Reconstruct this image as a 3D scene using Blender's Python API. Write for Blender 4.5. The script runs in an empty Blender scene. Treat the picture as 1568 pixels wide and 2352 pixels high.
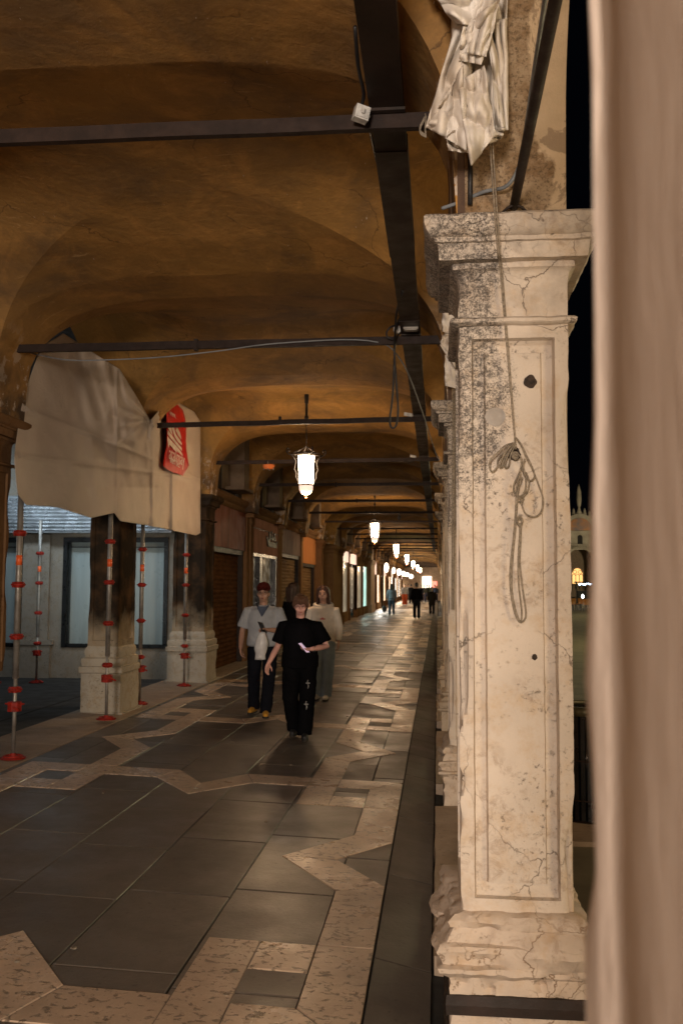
import bpy, bmesh, math, random
from math import sin, cos, pi, sqrt, radians, exp
from mathutils import Vector, Matrix, noise
random.seed(11)
S = bpy.context.scene
COL = S.collection

# ------------------------------------------------------------------ camera
CF, CX, CY, CH = 2175., 784., 1176., 1.72          # focal length and centre for a 1568 px wide frame, eye height
th = math.atan(168/CF); ps = math.atan(221.8/CF*cos(th)); ro = .0047
Fv = Vector((-sin(ps)*cos(th), cos(ps)*cos(th), sin(th)))
R0 = Vector((cos(ps), sin(ps), 0)); U0 = R0.cross(Fv)
Rv = R0*cos(ro)+U0*sin(ro); Uv = U0*cos(ro)-R0*sin(ro)
cd = bpy.data.cameras.new('camera'); cam = bpy.data.objects.new('camera', cd); COL.objects.link(cam)
mw = Matrix((Rv, Uv, -Fv)).transposed().to_4x4(); mw.translation = Vector((0, 0, CH)); cam.matrix_world = mw
cd.sensor_fit = 'HORIZONTAL'; cd.sensor_width = 24; cd.lens = 24*CF/1568
cd.clip_start = .02; cd.clip_end = 1500
cd.dof.use_dof = True; cd.dof.focus_distance = 4.6; cd.dof.aperture_fstop = 7
S.camera = cam

# ------------------------------------------------------------------ world (night), exposure
W = bpy.data.worlds.new('World'); S.world = W; W.use_nodes = True
wb = W.node_tree.nodes['Background']; wb.inputs[0].default_value = (.25, .32, .6, 1); wb.inputs[1].default_value = .0022
S.view_settings.view_transform = 'Standard'; S.view_settings.look = 'None'
S.view_settings.exposure = 0; S.view_settings.gamma = 1
S.cycles.use_denoising = True; S.cycles.max_bounces = 6; S.cycles.diffuse_bounces = 4
S.cycles.sample_clamp_indirect = 4; S.cycles.use_light_tree = True
S.cycles.caustics_reflective = False; S.cycles.caustics_refractive = False

def light(kind, name, loc, power, color, size=.3, size_y=None, to=None, spread=None):
    d = bpy.data.lights.new(name, kind); d.energy = power; d.color = color
    if kind == 'AREA':
        d.size = size
        if size_y: d.shape = 'RECTANGLE'; d.size_y = size_y
        if spread: d.spread = spread
    else: d.shadow_soft_size = size
    o = bpy.data.objects.new(name, d); COL.objects.link(o); o.location = loc
    if to is not None: o.rotation_euler = (Vector(to)-Vector(loc)).to_track_quat('-Z', 'Y').to_euler()
    return o
WARM = (1, .73, .5)
light('AREA', 'rear_key_light', (-.8, -6.0, 2.4), 860, (1, .84, .70), 1.3, 1.3, to=(-.5, 6, 2.6))  # unseen key panel standing in for shop lights and lamps behind the camera
light('POINT', 'arcade_lamp_light', (-1.92, -1.6, 2.6), 45, WARM, .25)
light('POINT', 'square_side_fill', (7.5, 5.5, 2.4), 420, (1, .72, .42), 1.0)  # added fill from the square side, lifts the vaults and left wall
light('POINT', 'square_side_fill', (5.0, -.9, 1.3), 420, (1, .72, .42), .5)  # added low fill, brightens the near vault from the right
light('POINT', 'square_lamp_light', (8, -6, 5.5), 650, (1, .70, .38), .6)
light('POINT', 'square_lamp_light', (9, 17, 3.0), 80, (1, .74, .42), 1.2)
light('POINT', 'square_lamp_light', (8, 30, 5), 900, (1, .84, .42), .4)
light('POINT', 'square_lamp_light', (17, 58, 8), 3500, (1, .85, .46), .4)
light('POINT', 'facade_flood_light', (30, 128, 5), 9000, (1, .82, .55), .5)
light('AREA', 'passage_tube_light', (-6.2, 14.2, 3.55), 26, (.72, .88, 1), 2.4, .2, to=(-6.0, 15.4, 2.3))
light('POINT', 'passage_lamp_light', (-5.6, 9.5, 2.2), 16, (1, .9, .8), .4)
light('POINT', 'passage_lamp_light', (-8, 11, 3.2), 16, (.8, .9, 1), .2)

# ------------------------------------------------------------------ materials
def nt(name):
    m = bpy.data.materials.new(name); m.use_nodes = True; t = m.node_tree
    b = t.nodes['Principled BSDF']; return m, t, b
class NB:
    def __init__(s, t): s.t = t; s.g = None
    def n(s, ty, **k):
        x = s.t.nodes.new(ty)
        for a, v in k.items(): setattr(x, a, v)
        return x
    def l(s, a, b): s.t.links.new(a, b)
    def pos(s, sc=(1, 1, 1)):
        if s.g is None: s.g = s.n('ShaderNodeNewGeometry')
        m = s.n('ShaderNodeMapping'); s.l(s.g.outputs['Position'], m.inputs[0]); m.inputs['Scale'].default_value = sc
        return m.outputs[0]
    def noise(s, sc, det=5, rough=.55, v=None, dist=0):
        x = s.n('ShaderNodeTexNoise'); s.l(v if v is not None else s.pos(), x.inputs['Vector'])
        x.inputs['Scale'].default_value = sc; x.inputs['Detail'].default_value = det
        x.inputs['Roughness'].default_value = rough; x.inputs['Distortion'].default_value = dist
        return x.outputs['Fac']
    def ramp(s, f, a, b, lo=0., hi=1.):
        x = s.n('ShaderNodeMapRange'); x.inputs[1].default_value = a; x.inputs[2].default_value = b
        x.inputs[3].default_value = lo; x.inputs[4].default_value = hi; s.l(f, x.inputs[0]); return x.outputs[0]
    def mix(s, f, a, b):
        x = s.n('ShaderNodeMix', data_type='RGBA')
        if isinstance(f, (int, float)): x.inputs[0].default_value = f
        else: s.l(f, x.inputs[0])
        for i, c in ((6, a), (7, b)):
            if isinstance(c, tuple): x.inputs[i].default_value = (*c, 1)
            else: s.l(c, x.inputs[i])
        return x.outputs[2]
    def m(s, op, a, b=None):
        x = s.n('ShaderNodeMath', operation=op)
        for i, c in ((0, a), (1, b)):
            if c is None: continue
            if isinstance(c, (int, float)): x.inputs[i].default_value = c
            else: s.l(c, x.inputs[i])
        return x.outputs[0]
    def xyz(s):
        if s.g is None: s.g = s.n('ShaderNodeNewGeometry')
        x = s.n('ShaderNodeSeparateXYZ'); s.l(s.g.outputs['Position'], x.inputs[0]); return x.outputs
    def bump(s, h, st, d, b):
        x = s.n('ShaderNodeBump'); x.inputs['Strength'].default_value = st; x.inputs['Distance'].default_value = d
        s.l(h, x.inputs['Height']); s.l(x.outputs[0], b.inputs['Normal'])
def mat(name, c, c2=None, sc=6, rough=.7, metal=0, bump=.3, bd=.01, bsc=30, emit=0, ec=None, stretch=(1, 1, 1), spec=None):
    m, t, b = nt(name); B = NB(t)
    c2 = c2 or tuple(x*.62 for x in c)
    v = B.pos(stretch)
    col = B.mix(B.ramp(B.noise(sc, 6, .6, v), .38, .66), c, c2)
    B.l(col, b.inputs['Base Color']); b.inputs['Metallic'].default_value = metal
    B.l(B.ramp(B.noise(sc*1.7, 3), .3, .7, max(.03, rough-.12), min(1, rough+.12)), b.inputs['Roughness'])
    if spec is not None: b.inputs['Specular IOR Level'].default_value = spec
    if bump: B.bump(B.noise(bsc, 5, .6, v), bump, bd, b)
    if emit:
        b.inputs['Emission Color'].default_value = (*(ec or c), 1); b.inputs['Emission Strength'].default_value = emit
    return m
def glow(name, c, s):
    m, t, b = nt(name); b.inputs['Base Color'].default_value = (*c, 1)
    b.inputs['Emission Color'].default_value = (*c, 1); b.inputs['Emission Strength'].default_value = s; return m

def marble(name, base, dirt, crust=None, soot=None, ckf=1., spec=.3):
    m, t, b = nt(name); B = NB(t)
    col = B.mix(B.ramp(B.noise(2.2, 8, .6), .35, .7), base, tuple(x*.82 for x in base))
    col = B.mix(B.ramp(B.noise(9, 8, .7), .5, .72, 0, .8), col, (base[0]*.8, base[1]*.68, base[2]*.52))
    # fine cracks: distorted voronoi edges, broken up by noise
    def cracks(sc, w, lo, hi):
        wv = B.n('ShaderNodeTexNoise'); wv.inputs['Scale'].default_value = 7; wv.inputs['Detail'].default_value = 5
        B.l(B.pos(), wv.inputs['Vector'])
        va = B.n('ShaderNodeVectorMath', operation='SCALE'); B.l(wv.outputs['Color'], va.inputs[0]); va.inputs[3].default_value = .22
        vb = B.n('ShaderNodeVectorMath', operation='ADD'); B.l(B.pos(), vb.inputs[0]); B.l(va.outputs[0], vb.inputs[1])
        vo = B.n('ShaderNodeTexVoronoi', feature='DISTANCE_TO_EDGE'); vo.inputs['Scale'].default_value = sc; B.l(vb.outputs[0], vo.inputs['Vector'])
        e = B.ramp(vo.outputs[0], 0, w, 1, 0)
        return B.m('MULTIPLY', e, B.ramp(B.noise(1.9, 3), lo, hi))
    ck = B.m('MULTIPLY', B.m('MAXIMUM', cracks(2.6, .008, .44, .53), B.m('MULTIPLY', cracks(8, .018, .51, .6), .6)), ckf)
    col = B.mix(ck, col, dirt)
    pits = B.m('MULTIPLY', B.ramp(B.noise(38, 6, .75), .575, .645), B.ramp(B.noise(3.1, 4), .45, .58))
    st_ = B.m('MULTIPLY', B.ramp(B.noise(14, 8, .8, None, .6), .5, .62), B.ramp(B.noise(2.3, 3), .5, .62)); col = B.mix(B.m('MULTIPLY', st_, .6), col, (base[0]*.5, base[1]*.42, base[2]*.36))
    col = B.mix(B.m('MULTIPLY', pits, .8), col, dirt)
    ox = B.xyz()
    if crust:
        z0, x0, x1 = crust
        reg = B.m('MULTIPLY', B.ramp(ox['Z'], z0, z0+.45), B.ramp(B.m('ADD', ox['X'], B.m('MULTIPLY', B.m('SUBTRACT', B.noise(5, 4), .5), .35)), x0, x1, 1, 0))
        reg = B.m('MAXIMUM', reg, B.m('MULTIPLY', B.ramp(ox['Z'], z0+.9, z0+1.1), .34))
        cr = B.ramp(B.m('ADD', B.m('MULTIPLY', B.m('ADD', B.noise(140, 5, .8), B.noise(52, 6, .8)), .5), B.m('MULTIPLY', B.m('SUBTRACT', reg, 1), .28)), .44, .54)
        cr = B.m('MULTIPLY', cr, B.ramp(B.noise(7, 3), .30, .42))
        led = B.m('MULTIPLY', B.ramp(B.noise(4, 6, .7), .42, .62), B.m('MULTIPLY', B.ramp(ox['Z'], z0+.8, z0+1.3), .5))
        col = B.mix(led, col, (.17, .15, .14)); col = B.mix(B.m('MULTIPLY', cr, .86), col, (.035, .03, .027))
    if soot:
        z0, z1 = soot
        sm = B.ramp(B.m('ADD', ox['Z'], B.m('MULTIPLY', B.m('SUBTRACT', B.noise(3, 5), .5), .9)), z0, z1)
        col = B.mix(sm, col, B.mix(B.ramp(B.noise(4, 5), .45, .7), (.028, .022, .017), (.085, .05, .028)))
    B.l(col, b.inputs['Base Color'])
    b.inputs['Roughness'].default_value = .68; b.inputs['Specular IOR Level'].default_value = spec
    h = B.m('SUBTRACT', B.m('MULTIPLY', B.noise(26, 8, .7), .5), B.m('MULTIPLY', B.m('MAXIMUM', ck, pits), .5))
    B.bump(h, .55, .012, b)
    return m
M_MARBLE = marble('worn_marble', (.62, .54, .455), (.15, .12, .095), crust=(1.75, .22, .40))
M_MARBLE_FAR = marble('worn_marble_far', (.52, .43, .33), (.10, .08, .06), crust=(2.2, .2, .5))
M_MARBLE_BASE = marble('worn_base_marble', (.57, .475, .385), (.2, .13, .08))
M_SOOT = marble('sooty_stone', (.36, .3, .22), (.05, .04, .03), soot=(.95, 1.4), ckf=.3, spec=0)
M_SOOTBASE = marble('pale_base_stone', (.46, .42, .35), (.12, .09, .06), ckf=.3, spec=0)
M_BROWNSTONE = marble('brown_stone', (.20, .115, .06), (.05, .03, .015), ckf=.3, spec=0)

def vaultmat():
    m, t, b = nt('ochre_plaster'); B = NB(t)
    col = B.mix(B.ramp(B.noise(.55, 6, .6), .35, .7), (.35, .19, .056), (.235, .135, .052))
    col = B.mix(B.ramp(B.noise(2.6, 9, .7, B.pos((1, .6, 1)), .8), .47, .72, 0, .85), col, (.52, .27, .08))
    col = B.mix(B.ramp(B.noise(1.1, 8, .65, None, .5), .48, .66, 0, .75), col, (.14, .09, .05))
    col = B.mix(B.ramp(B.noise(17, 6, .7), .5, .75, 0, .4), col, (.2, .11, .04))
    hi = B.m('MULTIPLY', B.ramp(B.noise(4.5, 8, .75, B.pos((.5, 2.4, 1)), 1.2), .60, .70), B.ramp(B.noise(.8, 2), .45, .55))
    col = B.mix(B.m('MULTIPLY', hi, .6), col, (.66, .42, .2))
    ox = B.xyz(); z = ox['Z']
    ch = B.m('MULTIPLY', B.ramp(B.noise(26, 3, .6, B.pos((2.2, .6, 1))), .725, .735), B.ramp(B.noise(1.2, 2), .42, .5))
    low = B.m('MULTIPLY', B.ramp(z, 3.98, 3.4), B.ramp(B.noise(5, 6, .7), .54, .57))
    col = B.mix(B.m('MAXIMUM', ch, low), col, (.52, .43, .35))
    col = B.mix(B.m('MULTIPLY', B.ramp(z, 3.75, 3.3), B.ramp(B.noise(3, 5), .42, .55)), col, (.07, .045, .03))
    # hairline cracks
    wv = B.n('ShaderNodeTexNoise'); wv.inputs['Scale'].default_value = 3; wv.inputs['Detail'].default_value = 6; B.l(B.pos(), wv.inputs['Vector'])
    va = B.n('ShaderNodeVectorMath', operation='MULTIPLY_ADD'); B.l(wv.outputs['Color'], va.inputs[0]); va.inputs[1].default_value = (.5, .5, .5); B.l(B.pos(), va.inputs[2])
    vo = B.n('ShaderNodeTexVoronoi', feature='DISTANCE_TO_EDGE'); vo.inputs['Scale'].default_value = .9; B.l(va.outputs[0], vo.inputs['Vector'])
    ck = B.m('MULTIPLY', B.ramp(vo.outputs[0], 0, .006, 1, 0), B.ramp(B.noise(.9, 2), .5, .56)); col = B.mix(B.m('MULTIPLY', ck, .7), col, (.05, .03, .02))
    B.l(col, b.inputs['Base Color']); b.inputs['Roughness'].default_value = .85; b.inputs['Specular IOR Level'].default_value = .1
    B.bump(B.m('ADD', B.noise(9, 8, .7), B.m('MULTIPLY', B.noise(2.2, 4), 2)), .5, .025, b); return m
M_VAULT = vaultmat()

def pav(name, c, c2, rough, pit=.0, bst=.5):
    m, t, b = nt(name); B = NB(t)
    at = B.n('ShaderNodeAttribute', attribute_name='tone')
    col = B.mix(B.ramp(B.noise(5, 8, .65), .35, .7), c, c2)
    col = B.mix(B.ramp(B.noise(60, 4, .7), .55, .75, 0, .35), col, tuple(min(1, x*1.7) for x in c))
    col = B.mix(B.m('MULTIPLY', at.outputs['Fac'], .55), col, tuple(x*.5 for x in c2))
    col = B.mix(B.ramp(B.noise(1.3, 8, .7, None, .7), .5, .7, 0, .6), col, tuple(x*.55 for x in c2))
    col = B.mix(B.m('MULTIPLY', B.ramp(B.noise(31, 2, .5), .68, .70), .5), col, (.02, .016, .013))
    h = B.noise(40, 6, .7)
    if pit:
        vo = B.n('ShaderNodeTexNoise'); B.l(B.pos((1, 1.25, 1)), vo.inputs['Vector']); vo.inputs['Scale'].default_value = 21; vo.inputs['Detail'].default_value = 8; vo.inputs['Roughness'].default_value = .65; vo.inputs['Distortion'].default_value = .5
        pm = B.ramp(vo.outputs['Fac'], .555, .61)
        col = B.mix(B.m('MULTIPLY', pm, .75), col, tuple(x*.22 for x in c2)); h = B.m('SUBTRACT', B.m('MULTIPLY', h, .3), pm)
    B.l(col, b.inputs['Base Color'])
    B.l(B.m('ADD', B.ramp(B.noise(2.3, 6, .65), .3, .7, rough-.10, rough+.14), B.m('MULTIPLY', at.outputs['Fac'], .1)), b.inputs['Roughness'])
    b.inputs['Specular IOR Level'].default_value = .5
    hh = B.m('ADD', B.m('MULTIPLY', h, .35), B.noise(2.6, 3, .5))
    B.bump(hh, bst, .010 if not pit else .016, b); return m
M_SLAB = pav('grey_trachyte_slabs', (.128, .112, .097), (.092, .080, .069), .36)
M_STRIP = pav('pale_pitted_stone', (.56, .425, .315), (.45, .34, .25), .27, pit=1, bst=.7)
M_BEIGE = pav('beige_threshold_stone', (.36, .27, .19), (.27, .2, .14), .55)
M_JOINT = mat('joint_dirt', (.02, .018, .015), rough=.9)
M_ASPH = mat('dark_passage_floor', (.035, .034, .034), rough=.75, sc=3)
M_SQ = mat('square_paving', (.17, .15, .10), (.12, .105, .07), sc=1.5, rough=.7)
M_IRON = mat('dark_iron', (.022, .016, .013), (.034, .022, .018), rough=.6, spec=.25, bump=.5, bd=.004)
M_IRON2 = mat('rusty_tie_iron', (.020, .013, .011), (.032, .02, .016), rough=.65, spec=.2, bump=.5, bd=.004, sc=12)
M_DUCT = mat('brown_painted_duct', (.024, .014, .010), (.016, .010, .007), rough=.55, spec=.2, sc=4, bump=.15)
M_BLACK = mat('black_cable', (.012, .012, .014), rough=.5)
M_GREYCABLE = mat('grey_cable', (.22, .24, .26), rough=.5)
M_WHITEPL = mat('white_plastic', (.6, .6, .58), (.35, .34, .32), rough=.45, sc=25)
M_CANVAS = mat('offwhite_canvas', (.74, .70, .65), (.50, .42, .33), spec=.02, rough=.95, sc=3, bump=.4, bd=.003, bsc=160)
M_ROPE = mat('old_rope', (.30, .25, .19), (.14, .115, .085), sc=90, rough=.9, bump=.8, bd=.003, bsc=260)
M_WINFRAME = mat('black_window_frame', (.012, .013, .014), rough=.35)
M_SHUT = mat('brown_roller_shutter', (.12, .055, .027), (.07, .033, .017), rough=.75, spec=0, sc=3, stretch=(1, 1, 4))
M_SHUT2 = mat('tan_roller_shutter', (.21, .125, .065), (.11, .06, .03), rough=.7, spec=.01, sc=3, stretch=(1, .5, 6))
M_FASC = mat('glossy_fascia', (.22, .075, .045), (.11, .04, .026), rough=.62, spec=.02, sc=2.5, bump=.3, bd=.006, bsc=9, stretch=(1, 1, .3))
M_FASC2 = mat('pinkish_fascia', (.34, .17, .13), (.25, .13, .10), rough=.6, spec=0, sc=2.5, bump=.3, bsc=7)
M_FASC3 = mat('weathered_fascia', (.17, .10, .075), (.08, .045, .035), rough=.66, spec=.02, sc=9, bump=.3, stretch=(1, 1, .25))
M_ORANGEB = mat('orange_board', (.48, .2, .08), (.4, .16, .06), rough=.6, spec=0, sc=3, stretch=(1, 3, .3))
M_WOODD = mat('dark_wood', (.03, .02, .015), rough=.7)
M_LEAF = mat('grey_brown_shutter_leaf', (.20, .15, .11), (.14, .105, .08), spec=0, rough=.7, sc=3)
M_REDC = mat('red_painted_steel', (.36, .025, .015), (.16, .015, .01), rough=.55, spec=.2, sc=26)
M_STEEL = mat('galvanised_steel', (.36, .34, .31), (.22, .20, .18), rough=.5, metal=.6, sc=8)
M_ORST = mat('orange_sticker', (.85, .14, .03), (.8, .12, .03), rough=.5, bump=0)
M_CORR = mat('corrugated_metal', (.62, .64, .66), (.42, .43, .44), rough=.3, metal=.7, sc=4)
M_GREYWALL = marble('grey_stained_wall', (.34, .30, .25), (.07, .06, .05), ckf=.3, spec=0)
M_PAPER = mat('papered_glass', (.36, .42, .42), (.30, .35, .35), rough=.35, sc=2, stretch=(3, 1, .4), bump=.2)
M_GLASSD = mat('dark_glass', (.02, .022, .024), rough=.08, bump=0)

# ------------------------------------------------------------------ mesh helpers
TS = bpy.data.scenes.new('workshop')
class MB:
    def __init__(s): s.v = []; s.f = []; s.mi = []
    def add(s, vs, fs, mi=0):
        o = len(s.v); s.v += [tuple(v) for v in vs]; s.f += [tuple(i+o for i in f) for f in fs]; s.mi += [mi]*len(fs); return s
    def box(s, x0, x1, y0, y1, z0, z1, mi=0):
        v = [(x, y, z) for z in (z0, z1) for x, y in ((x0, y0), (x1, y0), (x1, y1), (x0, y1))]
        return s.add(v, [(3, 2, 1, 0), (4, 5, 6, 7), (0, 1, 5, 4), (1, 2, 6, 5), (2, 3, 7, 6), (3, 0, 4, 7)], mi)
    def tube(s, pts, r, n=8, mi=0, cap=True, sx=1., closed=False):
        pts = [Vector(p) for p in pts]; N = len(pts)
        rr = r if isinstance(r, (list, tuple)) else [r]*N
        o = len(s.v); up = None
        for i, p in enumerate(pts):
            if closed: d = pts[(i+1) % N]-pts[i-1]
            else: d = pts[min(i+1, N-1)]-pts[max(i-1, 0)]
            d.normalize()
            if up is None: up = Vector((0, 0, 1)) if abs(d.z) < .9 else Vector((1, 0, 0))
            a = d.cross(up)
            if a.length < 1e-5: a = d.cross(Vector((0, 1, .1)))
            a.normalize(); b = a.cross(d).normalized(); up = b
            for k in range(n):
                t = 2*pi*k/n; q = p+a*cos(t)*rr[i]*sx+b*sin(t)*rr[i]; s.v.append(tuple(q))
        M = N if closed else N-1
        for i in range(M):
            j = (i+1) % N
            for k in range(n):
                s.f.append((o+i*n+k, o+i*n+(k+1) % n, o+j*n+(k+1) % n, o+j*n+k)); s.mi.append(mi)
        if cap and not closed:
            s.f.append(tuple(o+k for k in range(n))[::-1]); s.mi.append(mi)
            s.f.append(tuple(o+(N-1)*n+k for k in range(n))); s.mi.append(mi)
        return s
    def lathe(s, c, prof, n=20, mi=0, ex=1., ey=1.):
        o = len(s.v); c = Vector(c)
        for r, z in prof:
            for k in range(n):
                t = 2*pi*k/n; s.v.append((c.x+r*cos(t)*ex, c.y+r*sin(t)*ey, c.z+z))
        for i in range(len(prof)-1):
            for k in range(n): s.f.append((o+i*n+k, o+i*n+(k+1) % n, o+(i+1)*n+(k+1) % n, o+(i+1)*n+k)); s.mi.append(mi)
        s.f.append(tuple(o+k for k in range(n))[::-1]); s.mi.append(mi)
        s.f.append(tuple(o+(len(prof)-1)*n+k for k in range(n))); s.mi.append(mi); return s
    def ball(s, c, r, n=14, mi=0, rot=None):
        rx, ry, rz = r if isinstance(r, (list, tuple)) else (r, r, r)
        o = len(s.v); c = Vector(c); m = n//2
        for i in range(1, m):
            p = pi*i/m
            for k in range(n):
                t = 2*pi*k/n; q = Vector((rx*sin(p)*cos(t), ry*sin(p)*sin(t), rz*cos(p)))
                if rot: q = rot @ q
                s.v.append(tuple(c+q))
        top = Vector((0, 0, rz)); bot = -top
        if rot: top = rot @ top; bot = rot @ bot
        s.v.append(tuple(c+top)); s.v.append(tuple(c+bot)); T = len(s.v)-2
        for i in range(m-2):
            for k in range(n): s.f.append((o+i*n+k, o+(i+1)*n+k, o+(i+1)*n+(k+1) % n, o+i*n+(k+1) % n)); s.mi.append(mi)
        for k in range(n):
            s.f.append((T, o+k, o+(k+1) % n)); s.mi.append(mi)
            s.f.append((T+1, o+(m-2)*n+(k+1) % n, o+(m-2)*n+k)); s.mi.append(mi)
        return s
    def prism(s, poly, axis, a0, a1, mi=0):
        # poly in the plane perpendicular to axis; extruded a0..a1
        def P(u, v, w): return {'x': (w, u, v), 'y': (u, w, v), 'z': (u, v, w)}[axis]
        n = len(poly); vs = [P(u, v, a0) for u, v in poly]+[P(u, v, a1) for u, v in poly]
        return s.add(vs, [tuple(range(n))[::-1], tuple(range(n, 2*n))]+[(i, (i+1) % n, n+(i+1) % n, n+i) for i in range(n)], mi)
    def me(s, name, mats, smooth=False, tone=None):
        m = bpy.data.meshes.new(name); m.from_pydata(s.v, [], s.f)
        for x in (mats if isinstance(mats, (list, tuple)) else [mats]): m.materials.append(x)
        m.polygons.foreach_set('material_index', s.mi)
        m.validate(); bm = bmesh.new(); bm.from_mesh(m); bmesh.ops.recalc_face_normals(bm, faces=bm.faces); bm.to_mesh(m); bm.free()
        if smooth: m.polygons.foreach_set('use_smooth', [True]*len(m.polygons))
        return m
    def ob(s, name, mats, parent=None, smooth=False):
        return link(name, s.me(name, mats, smooth), parent)
def link(name, data, parent=None):
    o = bpy.data.objects.new(name, data); COL.objects.link(o)
    if parent: o.parent = parent
    return o
def tag(o, label=None, cat=None, group=None, kind=None):
    if label: o['label'] = label
    if cat: o['category'] = cat
    if group: o['group'] = group
    if kind: o['kind'] = kind
    return o
def thing(name, label, cat, loc=(0, 0, 0), rz=0, group=None):
    o = link(name, None); o.location = loc; o.rotation_euler.z = rz; return tag(o, label, cat, group)
KIDS = {}
def copytree(o, parent=None):
    c = o.copy(); COL.objects.link(c); c.parent = parent
    for ch in [x for x in bpy.data.objects if x.parent == o]: copytree(ch, c)
    return c
def wave(o, loc): o.location = loc; return o
def auto(o, ang=40):
    me = o.data; me.polygons.foreach_set('use_smooth', [True]*len(me.polygons))
    try: me.set_sharp_from_angle(angle=radians(ang))
    except Exception: pass
    return o
def ray(px, py): return Fv + Rv*((px-CX)/CF) - Uv*((py-CY)/CF)
def atX(px, py, X): d = ray(px, py); t = X/d.x; return Vector((X, d.y*t, CH+d.z*t))
def atY(px, py, Y): d = ray(px, py); t = Y/d.y; return Vector((d.x*t, Y, CH+d.z*t))
def fz(x):
    return -.033*x if x < -.3 else max(-.06, .0099-.22*(x+.3))

ORD = ['', 'nearest', 'second', 'third', 'fourth', 'fifth', 'sixth', 'seventh', 'eighth', 'ninth', 'tenth', 'eleventh', 'twelfth', 'thirteenth', 'fourteenth', 'fifteenth', 'sixteenth', 'seventeenth', 'eighteenth', 'nineteenth', 'twentieth', 'twenty-first', 'twenty-second', 'twenty-third', 'twenty-fourth', 'twenty-fifth', 'twenty-sixth', 'twenty-seventh', 'twenty-eighth', 'twenty-ninth', 'thirtieth']
SP = 3.82; NB_BAYS = 28

# ------------------------------------------------------------------ ground, pavement
g = MB(); g.add([(.5, -60, -.12), (400, -60, -.12), (400, 500, -.12), (.5, 500, -.12)], [(0, 1, 2, 3)])
tag(g.ob('square_ground', M_SQ), kind='structure')
g = MB(); g.add([(-400, -60, -.16), (-5, -60, -.16), (-5, 500, -.16), (-400, 500, -.16)], [(0, 1, 2, 3)])
bx_s = [-5, -.3, -.02, .55]; bz_s = [.15, -.006, -.075, -.13]
for i in range(3): g.add([(bx_s[i], -60, bz_s[i]), (bx_s[i+1], -60, bz_s[i+1]), (bx_s[i+1], 500, bz_s[i+1]), (bx_s[i], 500, bz_s[i])], [(0, 1, 2, 3)])
tag(g.ob('ground', M_JOINT), kind='structure')
g = MB(); g.add([(-12, 3, .155), (-4.47, 3, .148), (-4.47, 16, .148), (-12, 16, .155)], [(0, 1, 2, 3)])
tag(g.ob('passage_floor', M_ASPH), kind='structure')
def tone_mesh(name, polys, material, zoff):
    # polys: list of (pts, tone, tiltx, tilty); every slab gets chamfered edges
    v = []; f = []; tn = []
    for pts, tone, tx, ty in polys:
        cx_ = sum(p[0] for p in pts)/len(pts); cy_ = sum(p[1] for p in pts)/len(pts); n = len(pts); o = len(v)
        for ring, (sh, dz) in enumerate(((0, -.02), (0, -.004), (.006, 0))):
            for x, y in pts:
                L = sqrt((x-cx_)**2+(y-cy_)**2)+1e-6; k = sh/L
                xx = x+(cx_-x)*k; yy = y+(cy_-y)*k
                v.append((xx, yy, fz(xx)+zoff+dz+(xx-cx_)*tx+(yy-cy_)*ty))
        for r in range(2):
            for i in range(n): f.append((o+r*n+i, o+r*n+(i+1) % n, o+(r+1)*n+(i+1) % n, o+(r+1)*n+i)); tn.append(tone)
        f.append(tuple(o+2*n+i for i in range(n))); tn.append(tone)
    m = bpy.data.meshes.new(name); m.from_pydata(v, [], f); m.materials.append(material)
    a = m.attributes.new('tone', 'FLOAT', 'FACE'); a.data.foreach_set('value', tn)
    return link(name, m)
polys = []
xs = [-3.70, -3.40, -2.83, -2.27, -1.69, -1.12, -.57, -.30]
for a, b in zip(xs[:-1], xs[1:]):
    y = -6+random.random()
    while y < 112:
        L = random.uniform(.95, 1.5) if y < 45 else random.uniform(1.6, 2.6)
        polys.append(([(a+.004, y+.004), (b-.004, y+.004), (b-.004, y+L-.004), (a+.004, y+L-.004)], random.random()**2, random.uniform(-.004, .004)*(.4 if y < 10 else 1), random.uniform(-.006, .006)*(.35 if y < 10 else 1.5)))
        y += L
for a, b in ((-.295, -.035),):
    y = -5.
    while y < 112:
        L = random.uniform(.9, 1.6); polys.append(([(a, y), (b, y), (b, y+L-.008), (a, y+L-.008)], .55+.45*random.random(), 0, random.uniform(-.002, .002))); y += L
tag(tone_mesh('pavement', polys, M_SLAB, 0), kind='structure')
polys = []
for a, b in ((-4.47, -3.71),):
    y = -5.
    while y < 112:
        L = random.uniform(1.1, 1.8); polys.append(([(a, y), (b, y), (b, y+L-.006), (a, y+L-.006)], random.random()*.6, 0, 0)); y += L
tag(tone_mesh('threshold_pavement', polys, M_BEIGE, .004), kind='structure')
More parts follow.
